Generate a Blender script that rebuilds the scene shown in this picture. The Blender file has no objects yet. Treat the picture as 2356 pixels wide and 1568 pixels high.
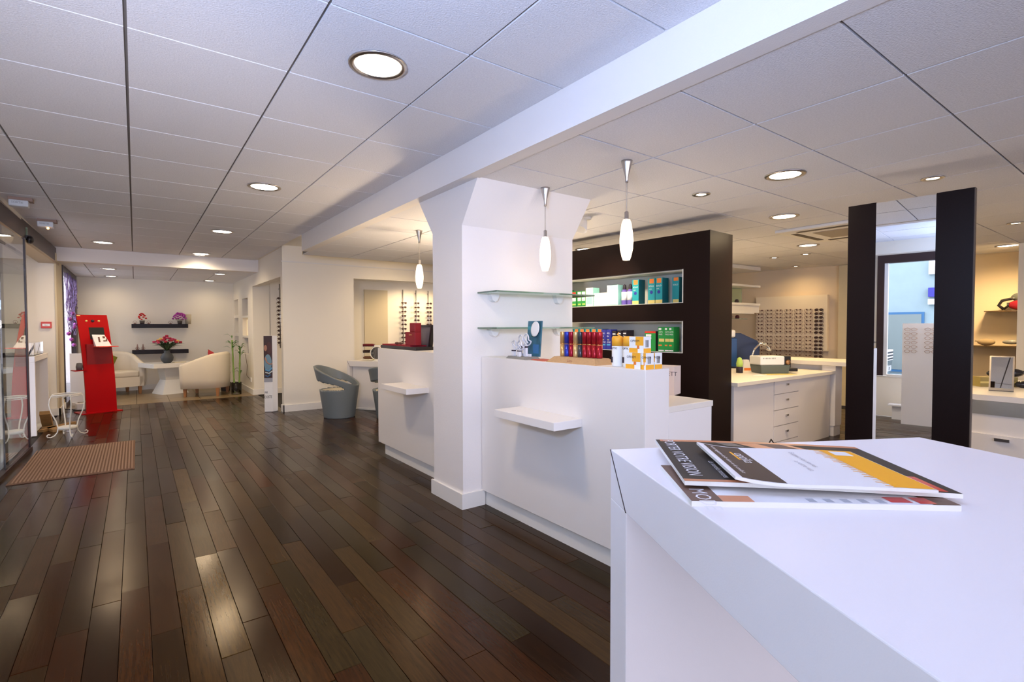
import bpy, bmesh, math, random
from mathutils import Matrix, Vector, Euler
random.seed(7)
PI = math.pi
sc = bpy.context.scene
COL = sc.collection

# ------------------------------------------------------------------ camera
cd = bpy.data.cameras.new('camera'); cam = bpy.data.objects.new('camera', cd); COL.objects.link(cam)
r_ = Vector((0.80494491, -0.59334629, -0.0019658)); u_ = Vector((0.01786658, 0.02092633, 0.99962137)); f_ = Vector((0.59308049, 0.80467526, -0.02744561))
mw = Matrix(((r_.x, u_.x, -f_.x, 0), (r_.y, u_.y, -f_.y, 0), (r_.z, u_.z, -f_.z, 1.24), (0, 0, 0, 1)))
cam.matrix_world = mw
cd.sensor_width = 36; cd.lens = 36 * 1176.03 / 2356; cd.clip_start = 0.02; cd.clip_end = 200
sc.camera = cam

# ------------------------------------------------------------------ world, daylight, exposure
w = bpy.data.worlds.new('world'); sc.world = w; w.use_nodes = True
bg = w.node_tree.nodes['Background']; bg.inputs[0].default_value = (0.90, 0.85, 1.0, 1); bg.inputs[1].default_value = 4.6
sc.view_settings.view_transform = 'Standard'; sc.view_settings.look = 'None'
sc.view_settings.exposure = 0.08; sc.view_settings.gamma = 1.0; sc.view_settings.use_curve_mapping = False
WARM = (1.0, 0.74, 0.44); WARM_BACK = (1.0, 0.69, 0.33)
P_DOWN, P_SPOT, P_PEND = 72.0, 20.0, 2.0

def portal(name, loc, rot, sx, sy):
    l = bpy.data.lights.new(name, 'AREA'); l.shape = 'RECTANGLE'; l.size = sx; l.size_y = sy
    o = bpy.data.objects.new(name, l); COL.objects.link(o); o.location = loc; o.rotation_euler = rot
    l.cycles.is_portal = True
portal('window_portal', (-0.99, -0.55, 1.4), (0, -PI/2, 0), 1.7, 5.2)
portal('rear_window_portal', (2.2, -3.06, 1.25), (PI/2, 0, 0), 5.4, 2.3)
# camera_flash is the photographer's, at the lens (left of and above it, its shadows fall to the right in the
# photograph); the rest are unseen fill spots added to brighten the hall and the ceilings
def aimed_spot(name, loc, aim, energy, color, cone, size):
    l = bpy.data.lights.new(name, 'SPOT'); l.energy = energy; l.color = color; l.spot_size = math.radians(cone); l.spot_blend = 1.0; l.shadow_soft_size = size
    o = bpy.data.objects.new(name, l); COL.objects.link(o); o.location = loc
    o.rotation_euler = Vector(aim).to_track_quat('-Z', 'Y').to_euler()
aimed_spot('camera_flash', (-.32, .24, 1.62), (.50, .66, .60), 240, (.42, .58, 1.0), 165, .10)
aimed_spot('hall_fill', (-.30, .20, 1.30), (.14, .95, .12), 200, (.92, .84, .84), 60, .10)  # unseen fill added to lift the far hall ceiling
aimed_spot('ceiling_fill', (2.9, 4.4, .90), (0, 0, 1), 130, (1.0, .78, .55), 170, .25)  # added upward fill, no real lamp here; likewise the next three
aimed_spot('ceiling_fill', (5.3, 4.7, .70), (.1, -.1, 1), 80, (1.0, .76, .50), 170, .25)
aimed_spot('ceiling_fill', (3.15, 2.35, .45), (.05, 0, 1), 28, (1.0, .80, .62), 170, .25)
aimed_spot('ceiling_fill', (5.9, .2, .60), (.1, .1, 1), 150, (1.0, .78, .54), 170, .25)
portal('door_portal', (-1.02, 6.0, 1.05), (0, -PI/2, 0), 2.1, 4.0)

# ------------------------------------------------------------------ materials
MATS = {}
def mat(name, col, rough=0.6, metal=0.0, emit=None, es=0.0, trans=0.0, ior=1.45, bump=0.0, bscale=80, vary=0.0, vscale=6, coat=0.0, spec=0.5):
    if name in MATS: return MATS[name]
    m = bpy.data.materials.new(name); m.use_nodes = True; nt = m.node_tree; b = nt.nodes['Principled BSDF']
    b.inputs['Base Color'].default_value = (*col, 1); b.inputs['Roughness'].default_value = rough
    b.inputs['Metallic'].default_value = metal; b.inputs['IOR'].default_value = ior
    b.inputs['Specular IOR Level'].default_value = spec
    b.inputs['Transmission Weight'].default_value = trans; b.inputs['Coat Weight'].default_value = coat
    if emit: b.inputs['Emission Color'].default_value = (*emit, 1); b.inputs['Emission Strength'].default_value = es
    tc = nt.nodes.new('ShaderNodeTexCoord')
    if vary > 0:
        n = nt.nodes.new('ShaderNodeTexNoise'); n.inputs['Scale'].default_value = vscale; n.inputs['Detail'].default_value = 4
        nt.links.new(tc.outputs['Object'], n.inputs['Vector'])
        mx = nt.nodes.new('ShaderNodeMix'); mx.data_type = 'RGBA'
        mx.inputs[6].default_value = (*[c*(1-vary) for c in col], 1); mx.inputs[7].default_value = (*[min(1, c*(1+vary)) for c in col], 1)
        nt.links.new(n.outputs['Fac'], mx.inputs[0]); nt.links.new(mx.outputs[2], b.inputs['Base Color'])
    if bump > 0:
        n = nt.nodes.new('ShaderNodeTexNoise'); n.inputs['Scale'].default_value = bscale; n.inputs['Detail'].default_value = 3
        nt.links.new(tc.outputs['Object'], n.inputs['Vector'])
        bp = nt.nodes.new('ShaderNodeBump'); bp.inputs['Strength'].default_value = bump; bp.inputs['Distance'].default_value = 0.004
        nt.links.new(n.outputs['Fac'], bp.inputs['Height']); nt.links.new(bp.outputs[0], b.inputs['Normal'])
    MATS[name] = m; return m
WALL = mat('wall_paint', (0.87, 0.82, 0.71), 0.75, bump=0.10, bscale=140)
PAPER = mat('textured_wallcovering', (0.84, 0.80, 0.765), 0.7, bump=0.25, bscale=180)
TRIM = mat('trim_paint', (0.82, 0.80, 0.75), 0.5)
TILEM = mat('ceiling_tile', (0.80, 0.79, 0.80), 0.9, bump=0.7, bscale=150, vary=0.16, vscale=130)
GRID = mat('ceiling_grid', (0.20, 0.18, 0.16), 0.6)
LAM = mat('white_laminate', (0.82, 0.78, 0.735), 0.38, vary=0.012, vscale=300)
DESKM = mat('desk_laminate', (0.88, 0.84, 0.87), 0.42, bump=0.03, bscale=600)
EDGE = mat('dark_edge', (0.05, 0.03, 0.03), 0.5)
BLACKL = mat('black_laminate', (0.010, 0.0045, 0.004), 0.34, vary=0.3, vscale=90, bump=0.02, bscale=300, spec=0.17)
MIRROR = mat('mirror_glass', (0.93, 0.95, 0.94), 0.0, 1.0)
GLASS = mat('clear_glass', (0.97, 0.99, 0.98), 0.0, trans=1.0, ior=1.5)
GREENG = mat('green_glass', (0.55, 0.78, 0.62), 0.02, trans=0.85, ior=1.5)
STEEL = mat('brushed_steel', (0.55, 0.52, 0.50), 0.3, 1.0)
CHROME = mat('chrome', (0.8, 0.8, 0.8), 0.08, 1.0)
BRASS = mat('bronze_aluminium', (0.30, 0.22, 0.13), 0.35, 0.8)
DARKF = mat('dark_frame', (0.03, 0.012, 0.012), 0.35)
RED = mat('red_lacquer', (0.40, 0.002, 0.004), 0.4, spec=.15)
FABRIC = mat('cream_fabric', (0.74, 0.66, 0.52), 0.95, bump=0.4, bscale=300)
LEGW = mat('beech_wood', (0.36, 0.16, 0.06), 0.5)
GREYP = mat('grey_plastic', (0.16, 0.185, 0.195), 0.45, vary=0.06, vscale=60)
SEATC = mat('seat_cream', (0.55, 0.50, 0.40), 0.9)
WIRE = mat('cream_wire', (0.78, 0.72, 0.60), 0.4)
WHITE = mat('white_gloss', (0.85, 0.84, 0.82), 0.3)
BLACK = mat('black_plastic', (0.015, 0.013, 0.014), 0.35)
SOIL = mat('dark_pot', (0.10, 0.08, 0.07), 0.7)
LEAF = mat('leaf_green', (0.06, 0.16, 0.03), 0.5, vary=0.4, vscale=30)
CANE = mat('bamboo_cane', (0.22, 0.34, 0.08), 0.5, vary=0.3, vscale=40)
WARMPAINT = mat('warm_wall_paint', (0.80, 0.66, 0.47), 0.8, bump=0.08, bscale=120)
BEIGE = mat('beige_paint', (0.66, 0.57, 0.38), 0.7)
EMW = mat('lamp_diffuser', (1, 1, 1), 0.5, emit=(1.0, 0.86, 0.68), es=9.0)
EMS = mat('halogen_lamp', (1, 1, 1), 0.5, emit=(1.0, 0.84, 0.62), es=14.0)
EMP = mat('opal_glass_lit', (1, 0.97, 0.9), 0.3, emit=(1.0, 0.74, 0.50), es=2.6)

def colm(rgb, rough=0.5):
    k = 'colour_%02d_%02d_%02d_%d' % (rgb[0]*99, rgb[1]*99, rgb[2]*99, rough*10)
    return mat(k, rgb, rough)

# ------------------------------------------------------------------ mesh builder
class MB:
    def __init__(s): s.v = []; s.f = []; s.m = []; s.smooth = []; s.mats = []; s.cur = 0
    def use(s, m):
        if m not in s.mats: s.mats.append(m)
        s.cur = s.mats.index(m); return s
    def add(s, vs, fs, M=None, smooth=False):
        o = len(s.v)
        for p in vs:
            p = Vector(p); s.v.append(tuple(M @ p) if M else tuple(p))
        for q in fs: s.f.append([o+i for i in q]); s.m.append(s.cur); s.smooth.append(smooth)
        return s
    def box(s, x0, x1, y0, y1, z0, z1, M=None):
        if x0 > x1: x0, x1 = x1, x0
        if y0 > y1: y0, y1 = y1, y0
        vs = [(x0,y0,z0),(x1,y0,z0),(x1,y1,z0),(x0,y1,z0),(x0,y0,z1),(x1,y0,z1),(x1,y1,z1),(x0,y1,z1)]
        return s.add(vs, [(0,3,2,1),(4,5,6,7),(0,1,5,4),(1,2,6,5),(2,3,7,6),(3,0,4,7)], M)
    def prism(s, pts, z0, z1, M=None):            # pts ccw xy
        n = len(pts); vs = [(x,y,z0) for x,y in pts] + [(x,y,z1) for x,y in pts]
        return s.add(vs, [tuple(range(n-1,-1,-1)), tuple(range(n,2*n))] + [(i,(i+1)%n,n+(i+1)%n,n+i) for i in range(n)], M)
    def prism_y(s, pts, y0, y1, M=None):          # pts in xz
        n = len(pts); vs = [(x,y0,z) for x,z in pts] + [(x,y1,z) for x,z in pts]
        return s.add(vs, [tuple(range(n)), tuple(range(2*n-1,n-1,-1))] + [(i,n+i,n+(i+1)%n,(i+1)%n) for i in range(n)], M)
    def frustum(s, a0, b0, z0, a1, b1, z1, M=None):
        vs = [(-a0,-b0,z0),(a0,-b0,z0),(a0,b0,z0),(-a0,b0,z0),(-a1,-b1,z1),(a1,-b1,z1),(a1,b1,z1),(-a1,b1,z1)]
        return s.add(vs, [(0,3,2,1),(4,5,6,7),(0,1,5,4),(1,2,6,5),(2,3,7,6),(3,0,4,7)], M)
    def lathe(s, prof, seg=24, M=None, smooth=True, cx=0, cy=0):
        vs = []; fs = []; n = len(prof)
        for k in range(seg):
            a = 2*PI*k/seg
            for r, z in prof: vs.append((cx+r*math.cos(a), cy+r*math.sin(a), z))
        for k in range(seg):
            k2 = (k+1) % seg
            for i in range(n-1): fs.append((k*n+i, k2*n+i, k2*n+i+1, k*n+i+1))
        if prof[0][0] > 1e-4: fs.append(tuple(k*n for k in range(seg-1,-1,-1)))
        if prof[-1][0] > 1e-4: fs.append(tuple(k*n+n-1 for k in range(seg)))
        return s.add(vs, fs, M, smooth)
    def tube(s, pts, r, seg=8, M=None, closed=False):
        pts = [Vector(p) for p in pts]; n = len(pts); vs = []; fs = []; up = None
        for i, p in enumerate(pts):
            if closed: t = pts[(i+1) % n] - pts[i-1]
            else: t = pts[min(i+1, n-1)] - pts[max(i-1, 0)]
            t.normalize()
            if up is None: up = Vector((0,0,1)) if abs(t.z) < .9 else Vector((1,0,0))
            a = (up - t*up.dot(t)); a = a.normalized() if a.length > 1e-5 else t.orthogonal().normalized(); b = t.cross(a); up = a
            rr = r[i] if isinstance(r, (list, tuple)) else r
            for k in range(seg):
                q = p + a*math.cos(2*PI*k/seg)*rr + b*math.sin(2*PI*k/seg)*rr; vs.append(tuple(q))
        m = n if closed else n-1
        for i in range(m):
            j = (i+1) % n
            for k in range(seg): fs.append((i*seg+k, i*seg+(k+1)%seg, j*seg+(k+1)%seg, j*seg+k))
        if not closed: fs.append(tuple(range(seg-1,-1,-1))); fs.append(tuple((n-1)*seg+k for k in range(seg)))
        return s.add(vs, fs, M, True)
    def ball(s, c, rx, ry=None, rz=None, seg=12, rings=7, M=None):
        ry = ry or rx; rz = rz or rx
        prof = [(math.sin(PI*i/rings), -math.cos(PI*i/rings)) for i in range(rings+1)]
        prof[0] = (0, -1); prof[-1] = (0, 1)
        T = Matrix.Translation(c) @ Matrix.Diagonal((rx, ry, rz, 1))
        return s.lathe(prof, seg, (M @ T) if M else T)
    def build(s, name, m=None, parent=None, loc=None, rot=None, bevel=0.0, kind=None, label=None):
        me = bpy.data.meshes.new(name); me.from_pydata(s.v, [], s.f); me.update()
        ms = s.mats if s.mats else [m]
        for q in ms: me.materials.append(q)
        for p, mi, sm in zip(me.polygons, s.m, s.smooth): p.material_index = mi if s.mats else 0; p.use_smooth = sm
        o = bpy.data.objects.new(name, me); COL.objects.link(o)
        if parent: o.parent = parent
        if loc is not None: o.location = loc
        if rot is not None: o.rotation_euler = rot if not isinstance(rot, (int, float)) else (0,0,rot)
        if bevel > 0:
            b = o.modifiers.new('bevel', 'BEVEL'); b.width = bevel; b.segments = 2; b.limit_method = 'ANGLE'; b.angle_limit = math.radians(35)
        if kind: o['kind'] = kind
        if label: o['label'] = label
        return o

def tag(o, label, cat, group=None, kind=None):
    o['label'] = label; o['category'] = cat
    if group: o['group'] = group
    if kind: o['kind'] = kind
    return o
def thing(name, label, cat, loc=(0,0,0), rot=0, group=None):
    o = bpy.data.objects.new(name, None); COL.objects.link(o); o.empty_display_size = 0.05
    o.location = loc; o.rotation_euler = (0,0,rot) if isinstance(rot, (int, float)) else rot
    return tag(o, label, cat, group)
def struct(name, mb, m=None, label=None, cat=None, bevel=0):
    o = mb.build(name, m, kind='structure', bevel=bevel)
    o['label'] = label or name.replace('_', ' '); o['category'] = cat or name.split('_')[0]
    return o
def box(x0,x1,y0,y1,z0,z1): return MB().box(x0,x1,y0,y1,z0,z1)
def dup(root, loc=None, rot=None, label=None, group=None):
    c = root.copy(); COL.objects.link(c)
    if loc is not None: c.location = loc
    if rot is not None: c.rotation_euler = rot if not isinstance(rot, (int, float)) else (0,0,rot)
    if label: c['label'] = label
    if group: c['group'] = group
    for ch in list(root.children):
        d = ch.copy(); COL.objects.link(d); d.parent = c
        for g in list(ch.children): e = g.copy(); COL.objects.link(e); e.parent = d
    return c
def text(name, body, size, parent, loc, rot, m, ext=0.0003, align='LEFT', sx=1.0):
    c = bpy.data.curves.new(name, 'FONT'); c.body = body; c.size = size; c.extrude = ext; c.align_x = align; c.resolution_u = 2
    t = bpy.data.objects.new(name, c); COL.objects.link(t)
    me = bpy.data.meshes.new_from_object(t); bpy.data.objects.remove(t)
    me.materials.clear(); me.materials.append(m)
    o = bpy.data.objects.new(name, me); COL.objects.link(o); o.parent = parent; o.location = loc; o.rotation_euler = rot; o.scale = (sx,1,1)
    return o
ORD = ['first','second','third','fourth','fifth','sixth','seventh','eighth','ninth','tenth','eleventh','twelfth','thirteenth']
FRONT = (PI/2, 0, 0)

# ================================================================== FLOOR
fl = struct('floor', box(-0.98, 10.5, -3, 12.75, -0.06, -0.014), mat('subfloor', (0.012,0.008,0.006), 0.8), 'dark plank floor with a strip of pale tiles at the far lounge', 'floor')
pm = bpy.data.materials.new('dark_plank_wood'); pm.use_nodes = True
nt = pm.node_tree; b = nt.nodes['Principled BSDF']
at = nt.nodes.new('ShaderNodeAttribute'); at.attribute_name = 'tint'; at.attribute_type = 'GEOMETRY'
tc = nt.nodes.new('ShaderNodeTexCoord'); mp = nt.nodes.new('ShaderNodeMapping'); mp.inputs['Scale'].default_value = (60, 3.5, 1)
nz = nt.nodes.new('ShaderNodeTexNoise'); nz.inputs['Scale'].default_value = 1.6; nz.inputs['Detail'].default_value = 8; nz.inputs['Roughness'].default_value = 0.7
nt.links.new(tc.outputs['Object'], mp.inputs[0]); nt.links.new(mp.outputs[0], nz.inputs['Vector'])
cr = nt.nodes.new('ShaderNodeValToRGB'); cr.color_ramp.elements[0].position = .3; cr.color_ramp.elements[0].color = (.45,.42,.42,1); cr.color_ramp.elements[1].position = .75; cr.color_ramp.elements[1].color = (1.5,1.45,1.4,1)
nt.links.new(nz.outputs['Fac'], cr.inputs[0])
mx = nt.nodes.new('ShaderNodeMix'); mx.data_type = 'RGBA'; mx.blend_type = 'MULTIPLY'; mx.inputs[0].default_value = 1
nt.links.new(at.outputs['Color'], mx.inputs[6]); nt.links.new(cr.outputs[0], mx.inputs[7]); nt.links.new(mx.outputs[2], b.inputs['Base Color'])
n2 = nt.nodes.new('ShaderNodeTexNoise'); n2.inputs['Scale'].default_value = 3; n2.inputs['Detail'].default_value = 6
nt.links.new(tc.outputs['Object'], n2.inputs['Vector'])
mr = nt.nodes.new('ShaderNodeMapRange'); mr.inputs['To Min'].default_value = 0.16; mr.inputs['To Max'].default_value = 0.30
nt.links.new(n2.outputs['Fac'], mr.inputs['Value'])
ad = nt.nodes.new('ShaderNodeMath'); ad.operation = 'MULTIPLY'; nt.links.new(mr.outputs[0], ad.inputs[0]); nt.links.new(at.outputs['Alpha'], ad.inputs[1])
nt.links.new(ad.outputs[0], b.inputs['Roughness']); b.inputs['Specular IOR Level'].default_value = 0.17; b.inputs['Specular Tint'].default_value = (1, .70, .30, 1)
bp = nt.nodes.new('ShaderNodeBump'); bp.inputs['Strength'].default_value = .06; bp.inputs['Distance'].default_value = .003
nt.links.new(nz.outputs['Fac'], bp.inputs['Height']); nt.links.new(bp.outputs[0], b.inputs['Normal'])
TINTS = [(a*.62,b_*.50,c*.24) for a,b_,c in [(0.060,0.034,0.018),(0.045,0.026,0.016),(0.036,0.022,0.016),(0.055,0.022,0.013),(0.062,0.040,0.022),(0.040,0.032,0.022),(0.030,0.015,0.012),(0.070,0.046,0.026),(0.065,0.028,0.014)]]
def plank_mesh(mb, x0, x1, y0, y1, tilt):
    g = 0.0009; b = 0.0009; x0 += g; x1 -= g; y0 += g; y1 -= g
    vs = [(x0,y0,-.014),(x1,y0,-.014),(x1,y1,-.014),(x0,y1,-.014),(x0,y0,-b),(x1,y0,-b),(x1,y1,-b),(x0,y1,-b)]
    tx, ty = tilt
    top = [(x0+b,y0+b,-tx-ty),(x1-b,y0+b,tx-ty),(x1-b,y1-b,tx+ty),(x0+b,y1-b,-tx+ty)]
    mb.add(vs+top, [(0,1,5,4),(1,2,6,5),(2,3,7,6),(3,0,4,7),(4,5,9,8),(5,6,10,9),(6,7,11,10),(7,4,8,11),(8,9,10,11)])
planks = []
x = -0.9005; 
XS = []
while x < 8.5: XS.append(x); x += 0.1035
for i, x in enumerate(XS):
    y = -1.2 - random.random()
    ymax = 10.26 if x < 1.7 else 8.0
    x1 = x+0.1035
    while y < ymax-0.02:
        L = random.choice([0.73,0.85,1.02,1.05,1.05]); y2 = min(y+L, ymax)
        if ymax-y2 < .2: y2 = ymax
        planks.append((x, x1, y, y2)); y = y2
def vis(p):
    cx, cy = (p[0]+p[1])/2, (p[2]+p[3])/2
    dpt = cx*f_.x+cy*f_.y; lat = cx*r_.x+cy*r_.y
    if dpt < .9 or abs(lat/dpt) > 1.02: return -1
    if cx > 2.0 and not (6.6 < cy < 8 and cx < 3.3): return -1
    v = 1.24/dpt; 
    if v > .72: return -1
    return 1/dpt**2
ranked = sorted([p for p in planks if vis(p) > 0], key=lambda p: -vis(p))[:300]
rs = set(ranked); rest = MB(); rest_t = []
def setcol(me, tints):
    ca = me.color_attributes.new('tint', 'FLOAT_COLOR', 'CORNER')
    li = 0
    for pi_, p in enumerate(me.polygons):
        for k in p.loop_indices: ca.data[k].color = tints[pi_]
for p in planks:
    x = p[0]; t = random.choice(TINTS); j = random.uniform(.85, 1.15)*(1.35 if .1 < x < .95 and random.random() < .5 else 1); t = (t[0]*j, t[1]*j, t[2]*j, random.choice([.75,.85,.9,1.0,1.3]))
    tl = (random.uniform(-.0005,.0005), random.uniform(-.0012,.0012))
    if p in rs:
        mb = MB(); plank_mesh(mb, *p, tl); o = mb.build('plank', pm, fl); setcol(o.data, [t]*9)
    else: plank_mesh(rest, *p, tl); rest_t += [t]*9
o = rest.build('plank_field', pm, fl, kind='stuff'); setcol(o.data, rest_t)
FT = mat('floor_tile', (0.23, 0.165, 0.085), 0.28, vary=0.25, vscale=14)
for i in range(6):
    for j in range(5):
        box(-0.9+i*.45+.003, -0.9+i*.45+.447, 10.275+j*.5+.003, min(10.275+j*.5+.497, 12.6), -.014, .0).build('floor_tile', FT, fl)
# outside ground
struct('ground', box(-16, -0.98, -10, 16, -0.15, -0.06), mat('pavement', (0.52,0.53,0.55), 0.8, vary=.15, vscale=5), 'grey pavement outside the storefront', 'ground')
struct('ground_rear', box(-0.98, 12, -14, -3.1, -0.15, -0.06), mat('pavement', (0.36,0.37,0.38), 0.8), 'grey pavement behind the shop', 'ground')

# ================================================================== CEILINGS
def ceiling(name, label, z, x0, a, nx, y0, b_, ny, xlim, ylim):
    c = struct(name, box(xlim[0], xlim[1], ylim[0], ylim[1], z+0.009, z+0.06), GRID, label, 'ceiling')
    g = 0.006
    for i in range(nx):
        for j in range(ny):
            X0, X1 = max(x0+i*a+g, xlim[0]+.001), min(x0+(i+1)*a-g, xlim[1]-.001); Y0, Y1 = max(y0+j*b_+g*.85, ylim[0]+.001), min(y0+(j+1)*b_-g*.85, ylim[1]-.001)
            if X1-X0 < .04 or Y1-Y0 < .04: continue
            box(X0, X1, Y0, Y1, z, z+.009).build('tile', TILEM, c, bevel=0)
    return c
ceiling('ceiling', 'white speckled suspended tile ceiling over the main hall', 2.4, -0.010-2*.5933, .5933, 5, 1.889-8*.608, .608, 22, (-0.96, 1.70), (-3.0, 9.78))
ceiling('ceiling_lounge', 'lower tile ceiling over the far lounge', 2.2, -0.010-2*.5933, .5933, 5, 10.0, .608, 5, (-0.92, 1.74), (10.0, 12.6))
ceiling('ceiling_back', 'lower tile ceiling over the counters and back room', 2.2, 2.39-.6115*1, .6115, 16, .7036-.589*5, .589, 18, (1.80, 9.9), (-3.0, 7.1))
struct('ceiling_edge', box(1.70, 9.9, 7.0, 10.4, 2.44, 2.50), WALL, 'plain upper ceiling strip in front of the middle wall', 'ceiling')
struct('ceiling_edge_side', box(1.70, 1.80, 6.7, 7.0, 2.44, 2.50), WALL, 'plain upper ceiling end beyond the beam', 'ceiling')
struct('trim_1', box(1.80, 9.9, 7.1, 7.12, 2.2, 2.44), mat('warm_plaster', (0.75,0.62,0.36), .8), 'cream fascia at the end of the low ceiling', 'trim')
struct('beam', box(1.70, 1.795, -3.0, 6.75, 2.195, 2.44), PAPER, 'long white ceiling beam running over the counters', 'beam')
struct('beam_cross', box(-0.92, 1.74, 9.78, 10.0, 2.20, 2.44), PAPER, 'white cross beam before the far lounge', 'beam')
# ceiling cassette
t = thing('ceiling_cassette', 'flat white air conditioning cassette in the tile ceiling left of the tall mirror', 'air conditioner', (5.66, 2.12, 2.2))
box(-.47,.47,-.47,.47,-.03,-.001).build('grille_frame', TRIM, t, bevel=.006)
box(-.22,.22,-.22,.22,-.034,-.03).build('return_grille', mat('cassette_grey', (.35,.30,.24), .6), t)
for s in (-1,1):
    box(-.30,.30,s*.36-.03,s*.36+.03,-.033,-.0299).build('louvre', mat('cassette_dark', (.10,.08,.06), .6), t)
    box(s*.36-.03,s*.36+.03,-.30,.30,-.033,-.0299).build('louvre', mat('cassette_dark', (.10,.08,.06), .6), t)

# ================================================================== WALLS
# far wall and lounge
struct('wall_far', box(-0.95, 3.4, 12.6, 12.75, 0, 2.4), WALL, 'cream far wall behind the lounge shelves', 'wall')
struct('baseboard_far', box(-0.90, 1.74, 12.582, 12.6, 0, .10), TRIM, 'white baseboard along the far wall', 'baseboard')
# right wall of the lounge with niches (x=1.74)
nb = MB()
def wall_x_with_holes(mb, x0, x1, ya, yb, za, zb, holes):
    ys = sorted({ya, yb, *[h[0] for h in holes], *[h[1] for h in holes]})
    for a, b2 in zip(ys, ys[1:]):
        hs = sorted([(h[2], h[3]) for h in holes if h[0] <= a+1e-6 and h[1] >= b2-1e-6]); z = za
        for h0, h1 in hs:
            if h0 > z: mb.box(x0, x1, a, b2, z, h0)
            z = h1
        if z < zb: mb.box(x0, x1, a, b2, z, zb)
niches = [(12.0,12.5,1.50,1.83),(12.0,12.5,1.12,1.44),(12.0,12.5,.76,1.06),(10.87,11.5,1.47,1.81),(10.87,11.5,1.08,1.43),(10.87,11.5,.72,1.04)]
wall_x_with_holes(nb, 1.74, 2.02, 10.36, 12.6, 0, 2.4, niches)
nb.box(2.02, 2.04, 10.40, 12.6, 0, 2.2)
struct('wall_lounge', nb, WALL, 'cream lounge wall with six square display niches', 'wall')
struct('baseboard_lounge', box(1.722, 1.74, 10.34, 12.58, 0, .10), TRIM, 'white baseboard under the niches', 'baseboard')
box(1.90,2.0,10.88,11.49,1.48,1.80).build('trim_2', mat('niche_grey', (.33,.30,.27), .7))['kind'] = 'structure'
# alcove
struct('wall_alcove', box(2.04, 8.6, 10.38, 10.5, 0, 2.4), WALL, 'cream rear wall of the frame room behind the opening', 'wall')
box(1.74, 3.4, 10.355, 10.38, 0, .10).build('baseboard_alcove', TRIM)['kind'] = 'structure'
struct('lintel', MB().box(1.74, 1.86, 8.12, 10.36, 1.99, 2.41).box(1.70, 1.86, 8.12, 10.36, 2.41, 2.46), WALL, 'cream lintel over the side opening', 'lintel')
struct('ceiling_alcove', box(1.86, 8.6, 8.12, 10.38, 2.2, 2.25), WALL, 'plain ceiling of the frame room', 'ceiling')
cb = MB().box(1.74, 2.79, 8.0, 8.12, 0, 2.47).box(2.79, 4.75, 8.0, 8.12, 2.01, 2.44).box(2.79, 4.75, 8.0, 8.12, 0, .62).box(4.75, 9.4, 8.0, 8.12, 0, 2.44)
struct('wall_middle', cb, WALL, 'cream middle wall with a wide opening to the frame room', 'wall')
struct('trim_3', box(1.728, 9.0, 7.985, 8.0, 2.195, 2.212), TRIM, 'thin white moulding high on the middle wall', 'trim')
struct('baseboard_middle', box(1.725, 2.79, 7.982, 8.0, 0, .10), TRIM, 'white baseboard along the middle wall', 'baseboard')
struct('baseboard_middle_end', box(1.722, 1.74, 7.982, 8.12, 0, .10), TRIM, 'white baseboard round the wall end', 'baseboard')
box(3.83, 4.34, 10.35, 10.38, .60, 2.02).build('trim_4', BEIGE)['kind'] = 'structure'
# back room
an = math.radians(-84); BW = Matrix.Translation((8.854, 4.427, 0)) @ Matrix.Rotation(an, 4, 'Z')   # local x runs along wall (towards -Y), local y = outward away from room
struct('wall_back', MB().box(-3.7, 7.6, 0, .12, 0, 2.4, BW), WARMPAINT, 'warm cream back wall behind the frame panel', 'wall')
struct('wall_right', box(8.3, 9.0, -3, 1.31, 0, 2.2), WALL, 'pale wall block at the right edge', 'wall')
box(7.6, 8.75, 6.0, 8.0, 0, 2.2).build('wall_corner', WALL)['kind'] = 'structure'
struct('pilaster', MB().box(1.00, 1.14, -.07, .0, 0, 2.19, BW), BEIGE, 'beige pilaster right of the frame panel', 'pilaster')
# rear wall behind camera
struct('wall_rear', MB().box(-.98,-.5,-3.12,-3,0,2.44).box(4.9,10,-3.12,-3,0,2.44).box(-.5,4.9,-3.12,-3,2.3,2.44).box(-.5,4.9,-3.12,-3,0,.3), WALL, 'rear wall with shop window behind the camera', 'wall')
# street wall (x=-0.9)
wb = MB()
wall_x_with_holes(wb, -1.06, -0.905, -3.12, 4.9, 0, 2.44, [(-3.0, 2.07, .55, 2.21)])
struct('wall_street', wb, WALL, 'cream street wall with the large front window', 'wall')
wr = MB().box(-1.9, -0.905, 9.65, 9.95, 0, 2.44).box(-1.1, -0.93, 4.9, 9.65, 2.36, 2.5)
struct('wall_reveal', wr, WALL, 'white reveal wall carrying the red fire alarm', 'wall')
struct('column_entrance', box(-0.904, -0.885, 9.64, 10.36, 0, 2.3), BEIGE, 'beige column face beside the entrance', 'column')
struct('baseboard_entrance', MB().box(-0.89,-0.872,9.63,10.36,0,.10).box(-1.2,-0.872,9.63,9.65,0,.10), TRIM, 'cream baseboard at the entrance column', 'baseboard')
struct('ceiling_vestibule', box(-1.9, -0.98, 4.9, 9.65, 2.20, 2.26), TRIM, 'white vestibule soffit', 'ceiling')
box(-1.08, -1.03, 7.1, 9.5, 2.185, 2.2).build('trim_5', BLACK)['kind'] = 'structure'
struct('wall_vestibule', box(-2.0, -1.9, 7.3, 9.95, 0, 2.44), WALL, 'white vestibule side wall', 'wall')
# window lounge
wf = struct('window_1', MB().box(-.95,-.87,12.25,12.6,0,2.2).box(-.95,-.87,10.36,12.25,2.1,2.2).box(-.95,-.87,10.36,10.40,0,2.1).box(-.95,-.87,10.36,12.25,0,.08), DARKF, 'dark framed street window with purple tinsel', 'window')
box(-.915,-.905,10.40,12.25,.08,2.1).build('pane', GLASS, wf)
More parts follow.
